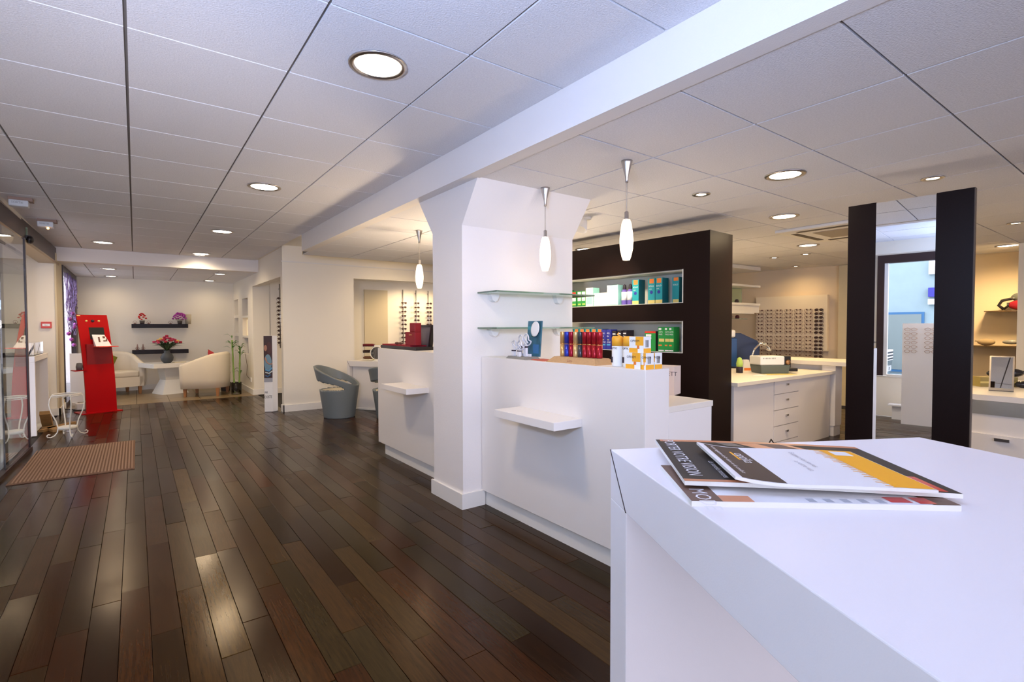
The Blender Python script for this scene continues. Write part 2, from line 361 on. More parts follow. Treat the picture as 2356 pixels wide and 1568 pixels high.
# front window seen in the mirror
wf = struct('window_2', MB().box(-.97,-.885,1.99,2.07,.56,2.21).box(-.97,-.885,-3,1.99,2.10,2.21).box(-.97,-.885,-.6,-.52,.56,2.1).box(-.97,-.885,-3,-2.92,.56,2.1), DARKF, 'dark framed front window beside the camera', 'window')
MB().box(-.96,-.90,1.95,1.99,.56,2.1).box(-.96,-.90,-.52,1.95,.54,.58).build('inner_frame', TRIM, wf)

# ================================================================== SLIDING DOOR
HB = lambda y: -0.97 + .017*(y-5)
hd = thing('door_header', 'dark brown sliding door header box over the entrance', 'door operator', (-.97, 5, 2.18))
MB().prism([(-.10,-.1),(0,-.1),(.083,4.9),(-.10,4.9)], 0, .20).build('housing', mat('header_brown', (.085,.062,.055), .45), hd)
MB().prism([(-.10,-.1),(.012,-.1),(.097,4.93),(-.10,4.93)], -.035, 0).build('gold_rail', mat('header_gold', (.36,.26,.13), .35, .5), hd, bevel=.008)
se = thing('door_sensor', 'black motion sensor on the sliding door header', 'sensor', (-.925, 7.55, 2.2), group=None)
MB().ball((.03,0,-.01), .035, .075, .045).box(0,.04,-.05,.05,-.01,.03).build('housing', BLACK, se)
MB().box(0,.01,-.02,.03,.02,.12).build('bracket', GREENG, se)
GX = lambda y: -.93+.025*(y-5)
dr = struct('door_1', MB().prism([(GX(3.9)-.02,4.9),(GX(4.9)+.015,4.9),(GX(7.1)+.015,7.08),(GX(7.1)-.05,7.08)], -.01, .035), DARKF, 'glass sliding door with dark edges, slid open', 'door')
GT = mat('door_glass', (.62,.66,.60), 0.0, trans=1.0, ior=1.75)
for ya, yb, dx in ((4.95, 6.20, -.03), (6.02, 7.05, 0.0)):
    MB().add([(GX(ya)+dx,ya,.04),(GX(yb)+dx,yb,.04),(GX(yb)+dx,yb,2.12),(GX(ya)+dx,ya,2.12),(GX(ya)+dx-.01,ya,.04),(GX(yb)+dx-.01,yb,.04),(GX(yb)+dx-.01,yb,2.12),(GX(ya)+dx-.01,ya,2.12)],
        [(0,1,2,3),(7,6,5,4),(0,4,5,1),(1,5,6,2),(2,6,7,3),(3,7,4,0)]).build('door_pane', GT, dr)
    MB().box(GX(yb)+dx-.02,GX(yb)+dx+.006,yb-.03,yb+.02,.035,2.14).build('stile', DARKF, dr)
MB().box(GX(6)-.02,GX(6)+.006,4.95,7.06,1.96,1.985).build('transom', DARKF, dr)

# ================================================================== PILLAR
pb = MB()
px0,px1,py0,py1 = 1.78,2.79,2.98,3.40
pb.box(px0,px1,py0,py1,0,1.925)
pb.add([(px0,py0,1.925),(px1,py0,1.925),(px1,py1,1.925),(px0,py1,1.925),(px0,py0-.20,2.2),(px1,py0-.20,2.2),(px1,py1+.22,2.2),(px0,py1+.22,2.2)],
       [(0,3,2,1),(4,5,6,7),(0,1,5,4),(1,2,6,5),(2,3,7,6),(3,0,4,7)])
struct('pillar', pb, PAPER, 'white square pillar with flared head between the counters', 'pillar')
struct('baseboard_pillar', MB().box(px0-.016,px0,py0-.016,py1+.016,0,.105).box(px0,1.95,py0-.016,py0,0,.105), TRIM, 'white baseboard round the pillar', 'baseboard')
for z, nm in ((1.470,'upper'),(1.228,'lower')):
    t = thing('glass_shelf', '%s green glass shelf on the white pillar' % nm, 'shelf', (1.90, 2.98, z))
    box(0, .90, -.235, -.002, 0, .010).build('glass_plate', GREENG, t)
    for bx in (.12, .72):
        MB().prism_y([(-.02,-.045),(.0,-.055),(.02,-.045),(.035,-.01),(.035,0),(-.035,0),(-.035,-.01)], -.045, -.001).build('bracket', WHITE, t, loc=(bx,0,0))
# spot on pillar head
t = thing('ceiling_spotlight', 'small white ceiling spotlight behind the pillar head', 'spotlight', (3.20, 3.25, 2.2))
MB().lathe([(.05,-.02),(.05,0)],16).build('mount', TRIM, t)
lamp_light_later = t
MB().lathe([(.02,-.02),(.035,-.05),(.06,-.13),(.055,-.13),(.02,-.05)],18, Matrix.Rotation(.5,4,'Y')).build('head', WHITE, t)

# ================================================================== COUNTERS
def counter(label, y0, y1, sh0, sh1, kick0, kick1):
    t = thing('reception_counter', label, 'counter', (1.93, y0, 0))
    L = y1-y0
    MB().box(0,.18,0,L,.105,1.035).build('front_panel', LAM, t, bevel=.002)
    MB().box(.18,.56,0,L,.815,.845).build('worktop', mat('worktop_beige', (.78,.73,.64), .4), t, bevel=.002)
    MB().box(.18,.545,.0,.02,.0,.815).build('end_panel', LAM, t); MB().box(.18,.545,L-.02,L,0,.815).build('end_panel', LAM, t)
    MB().box(.028,.16,kick0,L-kick1,0,.105).build('plinth', TRIM, t)
    box(-.20,0,sh0-y0,sh1-y0,.70,.745).build('bag_shelf', LAM, t, bevel=.002)
    return t
counter('white reception counter right of the pillar with a small bag shelf', 1.56, 2.975, 1.985, 2.53, 0.0, 0.0)
counter('white reception counter left of the pillar with a small bag shelf', 3.41, 4.86, 3.77, 4.28, 0.0, .10)

# ================================================================== FOREGROUND DESK
zt = 1.05; k = .19
A = Vector((3.11*k, 2.863*k)); B = Vector((5.677*k, 1.512*k)); Cc = Vector((5.371*k, .791*k)); Fd = Vector((.344, .080))
da = (Fd-A).normalized(); db = (Cc-B).normalized(); L = 1.25
N1 = A+da*L; N2 = B+db*L
dk = thing('waterfall_desk', 'white waterfall desk in the foreground carrying the magazines', 'desk', (A.x, A.y, 0))
def W2(p): return (p.x-A.x, p.y-A.y)
th = .076
e = (B-A).normalized()
MB().prism([W2(A+da*.0), W2(N1), W2(N2), W2(B)], zt-th, zt).build('top', DESKM, dk, bevel=.0012)
lt = .066
MB().prism([W2(A+e*.0), W2(A+da*lt), W2(B+db*lt), W2(B)], 0, zt-th).build('leg_panel', DESKM, dk, bevel=.001)
MB().prism([W2(A+da*(L-lt)), W2(N1), W2(N2), W2(B+db*(L-lt))], 0, zt-th).build('leg_panel', DESKM, dk, bevel=.001)
# dark mitre line on the front edge
nrm = Vector((-da.y, da.x)); nrm = nrm if nrm.dot(e) < 0 else -nrm
p0 = A - da*.0005; p1 = A+da*(lt-.001)
def strip(a, b_, z0, z1, wd):
    o1 = nrm*.0009
    v = []
    for p, z in ((a,z0),(b_,z1)):
        for s in (-wd, wd): v.append((*W2(p+o1+da*s), z))
    for p, z in ((a,z0),(b_,z1)):
        for s in (-wd, wd): v.append((*W2(p-o1*2+da*s), z))
    return MB().add(v, [(0,1,3,2),(4,6,7,5),(0,4,5,1),(2,3,7,6),(0,2,6,4),(1,5,7,3)])
strip(p0, p1, zt-.0005, zt-th, .0011).build('edge_strip', EDGE, dk)

# magazines
def magazine(name, label, corner, ang, w_, h_, th_, z, pages=True, zprof=None, base=None):
    t = thing(name, label, 'magazine', (corner[0], corner[1], z), ang)
    n = 14; vs = []; fs = []
    zp = zprof or (lambda u, v: 0)
    for i in range(n+1):
        for j in range(7):
            u_2 = i/n; v_2 = j/6; vs.append((u_2*w_, -v_2*h_, th_+zp(u_2, v_2)))
    m0 = len(vs)
    for i in range(n+1):
        for j in range(7): p = vs[i*7+j]; vs.append((p[0], p[1], max(p[2]-th_, 0)))
    for i in range(n):
        for j in range(6):
            a = i*7+j; fs.append((a, a+1, a+8, a+7)); fs.append((m0+a, m0+a+7, m0+a+8, m0+a+1))
    for i in range(n): fs.append((i*7, i*7+7, m0+i*7+7, m0+i*7)); fs.append((i*7+6, m0+i*7+6, m0+i*7+13, i*7+13))
    for j in range(6): fs.append((j, m0+j, m0+j+1, j+1)); fs.append((n*7+j, n*7+j+1, m0+n*7+j+1, m0+n*7+j))
    mb = MB(); mb.use(base); mb.add(vs, fs)
    o = mb.build('pages', None, t)
    o.data.materials.append(WHITE)
    for p in o.data.polygons:
        if p.normal.z < .5: p.material_index = 1
    return t, zp, th_
def mprint(t, zp, th_, w_, h_, u0, u1, v0, v1, m, lift, name='print', skew=0):
    n = max(2, int((u1-u0)*16)); k2 = max(1, int((v1-v0)*6)); vs = []; fs = []
    for i in range(n+1):
        for j in range(k2+1):
            v_2 = v0+(v1-v0)*j/k2; u_2 = u0+(u1-u0)*i/n + skew*(v_2-v0); vs.append((u_2*w_, -v_2*h_, th_+zp(u_2, v_2)+lift))
    for i in range(n):
        for j in range(k2): a = i*(k2+1)+j; fs.append((a, a+1, a+k2+2, a+k2+1))
    MB().add(vs, fs).build(name, m, t)
def curve_text(t, zp, th_, w_, h_, body, size, u0, v0, m, lift, sx=1.0):
    # text reading downwards along -y of the page (rotated a quarter turn), draped on the cover
    o = text('lettering', body, size, t, (0,0,0), (0,0,0), m, ext=0)
    for q in o.data.vertices:
        X, Y = q.co.x*sx, q.co.y
        nx, ny = u0*w_+Y, -v0*h_-X
        q.co = (nx, ny, th_+zp(nx/w_, -ny/h_)+lift)
    return o
MBLK = mat('cover_black', (.035,.026,.020), .55); MYEL = mat('cover_yellow', (.90,.40,.005), .55); MWH = mat('cover_white', (.82,.80,.82), .55)
MBRN = mat('cover_brown', (.16,.09,.06), .55); MORG = mat('cover_skin', (.62,.25,.12), .35); MRED = mat('cover_red', (.60,.02,.02), .3)
def DK(p): return Vector((p[0]*k, p[1]*k))
angm = math.radians(-41.0)
# bottom magazine
t3, zp, th3 = magazine('magazine', 'glossy magazine with pale photo cover, bottom of the pile on the desk', (.559,.426), math.radians(-39.6), .272, .140, .006, zt, base=MWH)
mprint(t3, zp, th3, .272, .140, 0, .12, 0, 1, MBRN, .0002); mprint(t3, zp, th3, .272, .140, .12, .24, .86, 1, MORG, .0002); mprint(t3, zp, th3, .272, .140, .76, .84, .84, .96, MRED, .0002); mprint(t3, zp, th3, .272, .140, .9, 1, 0, 1, MBRN, .0002)
mprint(t3, zp, th3, .272, .140, .86, .92, .84, .98, MRED, .0003)
for q in range(5): mprint(t3, zp, th3, .272, .140, .45+q*.065, .48+q*.065, .9, .98, mat('cover_grey', (.42,.42,.46), .4), .0002)
curve_text(t3, zp, th3, .272, .140, 'MODE', .024, .03, .70, MWH, .0004)
# black magazine
cz = lambda u, v: .004*(1-u)**2 + .0025*math.sin(u*PI)
t1, zp, th1 = magazine('magazine', 'large black covered magazine with white title lettering, middle of the pile', (.647,.503), math.radians(-43.5), .287, .215, .005, 1.0562, base=MBLK, zprof=cz)
A1 = (t1, zp, th1, .287, .215)
mprint(*A1, .02, 1, .0, .055, MORG, .0002); mprint(*A1, 0, .42, .96, 1, MORG, .0002)
mprint(*A1, .30, .38, .055, .16, mat('cover_grey2', (.16,.14,.12), .3), .0002, skew=.4); mprint(*A1, .40, .66, .06, .30, MORG, .0002, skew=.55)
mprint(*A1, .50, .62, .05, .24, MBRN, .0003, skew=.5)
mprint(*A1, .72, .96, .72, .98, MRED, .0002)
curve_text(*A1, 'PORTER VOTRE VISION', .0225, .035, .02, MWH, .0004, sx=.80)
curve_text(*A1, 'Les nouvelles montures', .011, .165, .58, MWH, .0004, sx=.70); curve_text(*A1, 'de la saison a decouvrir', .011, .205, .58, MWH, .0004, sx=.68)
curve_text(*A1, '&', .05, .80, .76, MORG, .0004)
# yellow booklet
cz2 = lambda u, v: .009*max(0, 1-u/.35)**2 + .002*math.sin(u*PI)
t2, zp, th2 = magazine('booklet', 'white and yellow brochure with a dark brown left band, top of the pile', (.638,.425), math.radians(-42.5), .205, .168, .0035, 1.0642, base=MWH, zprof=cz2)
A2 = (t2, zp, th2, .205, .168)
mprint(*A2, .04, .27, .02, .985, MBRN if False else mat('cover_dark', (.055,.03,.022), .55), .0002)
mprint(*A2, .80, .995, .0, .985, MYEL, .0002)
for q in range(40): mprint(*A2, .73+.012*((q*7) % 5)+.0006*q, .81, q/40+.002, q/40+.013, MYEL, .0002, skew=0)
mprint(*A2, .84, .95, .04, .17, MWH, .0004)
curve_text(*A2, 'optika', .020, .185, .22, MWH, .0004); mprint(*A2, .165, .180, .20, .44, MYEL, .0004)
curve_text(*A2, 'votre magazine de la vision et du confort', .008, .075, .06, MWH, .0004, sx=1.0)
curve_text(*A2, 'Essayez vos verres', .010, .56, .12, mat('print_grey', (.5,.48,.52), .5), .0004); curve_text(*A2, 'a votre vue', .010, .50, .40, mat('print_grey', (.5,.48,.52), .5), .0004)

# ================================================================== LIGHTS (each lamp is a thing with its own light)
def lamp_light(parent, kind, energy, color, size=.1, z=-.03, spot=None, blend=.6, z_rot=0):
    l = bpy.data.lights.new('lamp_light', kind); l.energy = energy; l.color = color
    if kind == 'AREA': l.shape = 'DISK'; l.size = size
    elif kind == 'SPOT': l.spot_size = spot; l.spot_blend = blend; l.shadow_soft_size = size
    else: l.shadow_soft_size = size
    o = bpy.data.objects.new('lamp_light', l); COL.objects.link(o); o.parent = parent; o.location = (0,0,z)
    return o
def downlight(name, label, x, y, z, r, energy, color, group, em=EMW):
    t = thing(name, label, 'ceiling light', (x, y, z), 0, group)
    MB().lathe([(r,-.001),(r+.028,-.001),(r+.028,-.006),(r+.012,-.010),(r,-.006),(r,-.001)], 28).build('trim_ring', STEEL, t)
    MB().lathe([(r,-.0035),(0,-.0035)], 24).build('diffuser', em, t)
    lamp_light(t, 'SPOT', energy, color, .12 if r > .05 else .05, -.02, math.radians(168), .9)
    return t
sl = bpy.data.lights.new('lamp_light', 'SPOT'); sl.energy = 45; sl.color = (1,.86,.6); sl.spot_size = math.radians(75); sl.spot_blend = .8; sl.shadow_soft_size = .03
so = bpy.data.objects.new('lamp_light', sl); COL.objects.link(so); so.parent = lamp_light_later; so.location = (.03,-.0,-.15); so.rotation_euler = Vector((.62,.30,-.65)).to_track_quat('-Z','Y').to_euler()
HG = 'round downlights of the main hall'
for i, (x, y) in enumerate([(.888,2.20),(.878,4.63),(.867,7.07),(.855,9.38)]):
    downlight('downlight', ['large round downlight nearest the camera in the high ceiling','second round downlight from the camera along the high ceiling','third round downlight from the camera along the high ceiling','round downlight just before the cross beam'][i], x, y, 2.4, .10, P_DOWN, (1,.76,.48), HG)
downlight('downlight', 'round downlight nearest the red kiosk above the entrance', -.33, 8.91, 2.4, .10, P_DOWN, (1,.74,.46), HG)
LG = 'small downlights of the far lounge'
for i, (x, y) in enumerate([(-.33,10.6),(-.345,12.1),(1.24,10.5),(1.24,12.1)]):
    downlight('downlight', ['lounge downlight nearer the camera on the left','lounge downlight by the far wall on the left','lounge downlight nearer the camera on the right','lounge downlight by the far wall on the right'][i], x, y, 2.2, .08, P_DOWN*.2, WARM, LG)
downlight('downlight', 'downlight close under the cross beam edge', .85, 9.55, 2.4, .07, P_DOWN*.5, WARM, LG)
RG = 'round downlights over the back room'
for i, (x, y) in enumerate([(3.33,1.60),(4.57,2.20),(6.42,2.81),(4.50,4.585),(8.4,1.42)]):
    downlight('downlight', ['largest round downlight above the tall mirror','round downlight below the largest one, left of the cassette','round downlight in front of the frame panel','round downlight half hidden above the black shelving','round downlight by the pale wall at the right edge'][i], x, y, 2.2, .09, P_DOWN*(.22,2.0,.95,1.0,2.6)[i], WARM_BACK if i > 1 else WARM, RG)
for i, (x, y) in enumerate([(3.0,5.4),(3.4,7.2)]):
    downlight('downlight', ['round downlight over the desk with the grey chairs','round downlight by the middle wall'][i], x, y, 2.2 if i == 0 else 2.4, .09, P_DOWN*1.0, WARM, RG)
SG = 'small halogen spots of the back room'
for i, (x, y, z) in enumerate([(3.32,2.19,2.2),(4.18,1.07,2.2),(7.19,3.59,2.2),(7.18,3.17,2.2),(8.5,3.9,2.2),(6.62,1.07,2.2)]):
    downlight('halogen_spot', ['small halogen spot left of the large downlight','small halogen spot above the right half of the mirror','left small spot of the pair before the frame panel','right small spot of the pair before the frame panel','small spot close to the frame panel','small spot at the right edge of the picture'][i], x, y, z, .035, P_SPOT*(.1,1.2,1.0,1.0,.7,3.0)[i], WARM_BACK, SG, EMS)
for i, (x, y) in enumerate([(4.7,9.9),(5.2,9.9),(3.9,9.3)]):
    downlight('halogen_spot', ('halogen spot lighting the left and middle sunglasses rods','halogen spot lighting the right sunglasses rod','halogen spot lighting the beige panel of the frame room')[i], x, y, 2.2, .035, P_SPOT*2.5, WARM, 'halogen spots in the frame room', EMS)
# pendants
def pendant(label, x, y):
    t = thing('pendant_lamp', label, 'pendant light', (x, y, 2.2), 0, 'three glass pendant lamps over the counters')
    MB().lathe([(.033,0),(.031,-.012),(.012,-.085),(.009,-.10),(.009,-.125),(.004,-.128)], 20).build('canopy', STEEL, t)
    MB().tube([(-.004,0,-.12),(-.004,0,-.31)], .0014, 5).tube([(.004,0,-.12),(.004,0,-.31)], .0014, 5).build('cord', mat('clear_cord', (.45,.38,.30), .5), t)
    MB().lathe([(.006,-.29),(.012,-.295),(.012,-.33),(.024,-.345)], 16).build('socket', STEEL, t)
    MB().lathe([(.020,-.338),(.028,-.36),(.037,-.42),(.040,-.46),(.037,-.51),(.028,-.55),(.020,-.572),(.016,-.572),(.025,-.545),(.0,-.53)], 26).build('glass_shade', EMP, t)
    lamp_light(t, 'POINT', P_PEND*(.25 if y > 2.5 and y < 3 else 1), (1,.72,.45), .05, -.60)
    return t
pendant('glass pendant lamp nearest the pillar over the right counter', 2.30, 2.73)
pendant('largest glass pendant lamp over the right counter', 2.31, 2.01)
pendant('glass pendant lamp over the left counter', 2.29, 4.66)
# emergency units
for i, (x, y) in enumerate([(-.81,6.31),(-.75,7.41)]):
    t = thing('emergency_light', ['pale emergency light unit on the ceiling nearer the camera','emergency light unit with a glowing lamp above the door'][i], 'emergency light', (x, y, 2.4), 0)
    box(-.07,.09,-.05,.05,-.03,-.001).build('base', mat('emergency_base', (.30,.20,.16), .6), t)
    box(-.065,.065,-.075,.015,-.085,-.03).build('housing', mat('emergency_white', (.62,.66,.70), .4), t, bevel=.008)
    if i: MB().ball((.02,-.05,-.098), .012).build('lamp', mat('emergency_glow', (1,.5,.2), .4, emit=(1,.42,.12), es=8), t)
    text('lettering', 'SORTIE', .024, t, (-.045,-.0765,-.062), FRONT, mat('sign_grey', (.25,.27,.28), .6))
t = thing('fire_alarm', 'small red fire alarm call point on the white entrance wall', 'fire alarm', (-1.0, 9.65, 1.235))
box(-.055,.055,-.03,-.001,0,.09).build('case', mat('alarm_red', (.62,.05,.03), .4), t, bevel=.004)
box(-.040,.040,-.0315,-.03,.03,.062).build('break_glass', WHITE, t)
text('lettering', 'FEU', .02, t, (-.02,-.0325,.037), FRONT, BLACK)

# ================================================================== BLACK SHELVING
ca = math.radians(-86.4)
CAB = Matrix.Translation((3.795, 4.02, 0))   # origin far left, local x toward near right, local y into the unit
cabloc = Vector((3.888, 2.477, 0)) - Vector((math.cos(ca), math.sin(ca), 0))*2.25
cb_ = thing('black_shelving', 'tall black shelving wall with two long lit niches full of packages', 'shelving', tuple(cabloc), ca)
mb = MB(); W_ = 2.25; D_ = .385; H_ = 2.05; n0 = .30; n1 = W_-.247
for z0, z1 in ((0,1.005),(1.29,1.448),(1.745,H_)): mb.box(0, W_, 0, .30, z0, z1)
for z0, z1 in ((1.005,1.29),(1.448,1.745)): mb.box(0, n0, 0, .30, z0, z1); mb.box(n1, W_, 0, .30, z0, z1)
mb.box(0, W_, .30, D_, 0, H_)
mb.build('carcass', BLACKL, cb_)
NI = mat('niche_lining', (.62,.62,.58), .5)
for nm, z0, z1 in (('a',1.005,1.29),('b',1.448,1.745)):
    MB().box(n0+.001,n1-.001,.280,.299,z0+.001,z1-.001).box(n1-.012,n1-.001,.002,.28,z0+.001,z1-.001).box(n0+.001,n1-.012,.002,.28,z0+.0005,z0+.006).box(n0+.001,n1-.012,.03,.28,z1-.008,z1-.001).build('niche_lining', NI, cb_)


def cab(s, d, z):   # s = distance from the near right end
    e1 = Vector((math.cos(ca), math.sin(ca), 0)); e2 = Vector((-math.sin(ca), math.cos(ca), 0))
    p = Vector((3.888, 2.477, 0)) - e1*s + e2*d; return (p.x, p.y, z)
TEAL = colm((.01,.30,.34)); DTEAL = colm((.006,.10,.12)); GRN = colm((.02,.30,.06)); NAVY = colm((.03,.035,.30)); PWH = colm((.85,.86,.84)); YEL = colm((.75,.62,.20)); REDP = colm((.65,.04,.02)); ORG = colm((.88,.42,.03)); MINT = colm((.35,.72,.62)); PURP = colm((.16,.10,.42)); PBLK = colm((.03,.02,.03)); ORR = colm((.80,.22,.04)); CYN = colm((.10,.50,.72)); LG_ = colm((.42,.62,.12))
def carton(name, label, loc, rot, w_, d_, h_, base, prints=(), texts=(), group=None, side=None, cat='box'):
    t = thing(name, label, cat, loc, rot, group)
    mb = MB().use(base); mb.box(-w_/2, w_/2, 0, d_, 0, h_)
    o = mb.build('carton', None, t)
    if side: o.data.materials.append(side); o.data.polygons[3].material_index = 1
    for p in prints:
        MB().box(p[0]*w_-w_/2, p[1]*w_-w_/2, -.0006, -.0001, p[2]*h_, p[3]*h_).build('print', p[4], t)
    for s_, x, z, size, m in texts:
        text('lettering', s_, size, t, (x*w_-w_/2, -.0009, z*h_), FRONT, m, ext=.0001)
    return t
# upper niche: s positions (from near end) measured on the photograph
z = 1.455
NG = 'packages on the upper shelf of the black unit'
for s, lb in ((.30,'teal lens solution carton at the right end of the upper shelf'),):
    carton('solution_box', lb, cab(.385, .10, z), ca, .070, .10, .235, TEAL, [(.1,.95,0,.14,YEL),(.2,.9,.86,.99,ORR)], [('SOLO',.12,.68,.02,PWH)], NG, DTEAL)
for s, lb in ((.515,'teal lens solution carton, second from the right on the upper shelf'),(.595,'teal lens solution carton, third from the right on the upper shelf'),(.775,'teal lens solution carton beside the two violet bottles on the upper shelf')):
    t = carton('solution_box', lb, cab(s, .03, z), ca, .074, .10, .235, TEAL, [(0,1,0,.14,YEL),(.2,.85,.80,.98,ORR)], [('SOLO',.10,.66,.022,PWH),('care',.16,.56,.016,PWH)], NG, DTEAL)
    MB().lathe([(.011,0),(.016,0),(.016,.0005),(.011,.0005)],16,Matrix.Translation((0,-.0006,.105))@Matrix.Rotation(PI/2,4,'X')).build('round_mark', NAVY, t)
def bottle(name, label, loc, r, h, body, cap, group, prints=None, cap_h=.25, rot=0):
    t = thing(name, label, 'bottle', loc, rot, group)
    MB().lathe([(0,0),(r*.95,0),(r,.006),(r,h*(1-cap_h)-.02),(r*.5,h*(1-cap_h))],20).build('body', body, t)
    MB().lathe([(r*.52,h*(1-cap_h)),(r*.62,h*(1-cap_h)+.004),(r*.5,h-.01),(0,h)],16).build('cap', cap, t)
    if prints: MB().lathe([(r+.0006,h*prints[0]),(r+.0006,h*prints[1])],20).build('wrap_label', prints[2], t)
    return t
for i, s in enumerate((.865,.935)):
    bottle('solution_bottle', ['right violet bottle with white label on the upper shelf','left violet bottle with white label on the upper shelf'][i], cab(s,.07,z), .030, .205, PURP, PBLK, 'violet bottles', (.22,.62,PWH))
carton('white_box', 'tall white and mint carton in the middle of the upper shelf', cab(1.045,.02,z), ca, .14, .10, .20, PWH, [(.0,1,.0,.04,MINT),(.3,1,.75,1,MINT)], [('optique',.1,.45,.02,MINT)], NG, MINT)
for i in range(3):
    carton('white_box', 'long flat white carton, %s from the bottom in the white stack' % ORD[i], cab(1.205,.02,z+i*.044), ca, .17, .11, .043, PWH, [(0,.5,0,.08,MINT)], [], NG)
carton('white_box', 'narrow white carton left of the flat white stack', cab(1.345,.015,z), ca, .10, .10, .19, PWH, [(.1,.9,.1,.5,MINT)], [], NG, MINT)
for i, s in enumerate((1.44,1.50,1.58)):
    carton('solution_box', ['green carton with a white oval, nearest the white cartons','green carton with a white oval, middle of three','green carton with a red top band on the upper shelf'][i], cab(s,.03,z), ca, .058 if i < 2 else .075, .09, .165, GRN, [(.1,.9,.36,.58,PWH),(0,1,.62,.72,ORR if i < 2 else REDP),(.1,.9,.76,.95,PWH if i < 2 else REDP),(.2,.9,.10,.2,LG_)], [('pro',.2,.42,.018,NAVY)], NG)
bottle('solution_bottle', 'white bottle with a mint spout at the left of the upper shelf', cab(1.655,.06,z), .026, .14, PWH, MINT, NG)
for i, s in enumerate((1.72,1.80,1.88)):
    carton('solution_box', '%s dark green carton from the pillar on the upper shelf' % ORD[2-i], cab(s,.05,z), ca, .07, .10, .19, GRN, [(.1,.9,.7,.8,PWH)], [('FREE',.1,.55,.02,PWH)], NG)
# lower niche
z = 1.012; NG2 = 'packages on the lower shelf of the black unit'
for i, s in enumerate((.385,.43,.49)):
    carton('solution_box', ['tall green lens care carton at the right end of the lower shelf','tall green lens care carton, middle of three','tall green lens care carton, left of three'][i], cab(s+.01,.05,z), ca, .052 if i < 2 else .07, .09, .225, GRN, [(.1,.5,.88,.96,PWH),(.15,.95,.40,.52,YEL),(.1,.6,.22,.28,ORR),(.1,.9,.02,.06,PWH)], [('OPTI',.12,.76,.019,PWH),('FREE',.12,.67,.019,PWH)], NG2)
carton('solution_box', 'green carton with a red lid band behind the orange boxes', cab(.62,.05,z), ca, .12, .10, .185, GRN, [(0,1,.9,1,REDP),(.1,.6,.6,.85,PWH)], [('OPTI FREE',.08,.68,.02,GRN)], NG2, PBLK)
for i, s in enumerate((.94,.99,1.04)):
    carton('solution_box', ['dark carton at the right of the navy cartons','dark carton left of the darkest one','dark carton touching the navy cartons'][i], cab(s,.04+.02*(2-i),z), ca, .045, .12, .195-.004*i, PBLK, [(.1,.9,.8,.86,PWH)], [('Bio',.15,.66,.02,PWH)], NG2)
for i, s in enumerate((1.10,1.165)):
    carton('solution_box', ['navy carton with pale lettering on the lower shelf','navy carton with a cyan swoosh on the lower shelf'][i], cab(s,.03,z), ca, .06, .10, .200, NAVY, [(.1,.9,.20,.26,CYN),(.2,.6,.46,.5,YEL)], [('ALL',.12,.78,.024,PWH),('IN',.12,.62,.024,PWH),('ONE',.12,.32,.024,PWH)], NG2, NAVY)
for i, s in enumerate((1.235,1.315,1.40,1.48,1.56,1.64,1.72)):
    carton('solution_box', 'teal lens solution carton, %s from the navy cartons on the lower shelf' % ORD[i], cab(s,.05,z), ca, .072, .10, .205, TEAL, [(.2,.85,.80,.98,ORR),(0,1,0,.14,YEL)], [('SOLO',.10,.64,.022,PWH)], NG2, DTEAL)
# carton on the low worktop of the counter
carton('shipping_carton', 'white and pink carton with black print on the low worktop', (2.46, 1.88, .845), ca+.25, .16, .12, .165, colm((.72,.62,.58)), [], [('GTNETT',.30,.68,.034,PBLK),('lunettes',.45,.35,.018,PBLK)])

# ================================================================== ITEMS ON THE RIGHT COUNTER
ct = 1.035; FR = -PI/2
def carton_orange(label, x, y, z, w_=.088, d_=.075, h_=.062):
    t = carton('orange_box', label, (x, y, z), FR, w_, d_, h_, PWH, [(.45,1,.45,1,ORG),(0,.6,0,.28,ORG),(.55,.72,.25,.45,ORR)], [('OPHEM',.08,.66,.017,PBLK)], 'orange and white lens boxes on the counter', PWH)
    MB().box(w_/2+.0001,w_/2+.0006,.012,d_*.5,.22*h_,.9*h_).build('barcode_panel', PWH, t)
    MB().box(w_/2+.0006,w_/2+.0009,.0,d_,0,.28*h_).build('print', ORG, t)
    for q in range(7): MB().box(w_/2+.0007,w_/2+.001,.014+q*.0035,.0155+q*.0035,.35*h_,.8*h_).build('barcode_bar', PBLK, t)
    return t
carton_orange('orange and white lens box at the left of the bottom row', 1.955, 1.657, ct, .092, .060, .078)
carton_orange('orange and white lens box at the right of the bottom row', 1.955, 1.592, ct, .026, .060, .078)
carton_orange('orange and white lens box with barcode behind the right end', 2.02, 1.590, ct, .026, .055, .078)
carton_orange('orange and white lens box on top of the stack', 1.965, 1.645, ct+.0785, .088, .055, .078)
for i, (x, y) in enumerate(((2.02,1.815),(2.035,1.752))):
    t = thing('spray_bottle', ['left white bottle with orange cap on the counter','right white bottle with orange cap on the counter'][i], 'bottle', (x, y, ct), FR, 'orange capped bottles')
    MB().lathe([(0,0),(.027,0),(.029,.005),(.029,.115),(.026,.12)],24).build('body', PWH, t)
    MB().lathe([(.0292,.105),(.0295,.148),(.024,.156),(0,.157)],24).build('cap', ORG, t)
    MB().box(-.018,-.006,-.0297,-.0287,.02,.05).build('barcode', PBLK, t)
    if i == 0: MB().tube([(.02,0,.156),(.0,-.003,.165),(.01,-.0,.175)],.003,6).build('nozzle', ORG, t)
    text('lettering', 'OPTIC', .014, t, (-.016,-.0298,.09), (PI/2,0,0), PBLK)
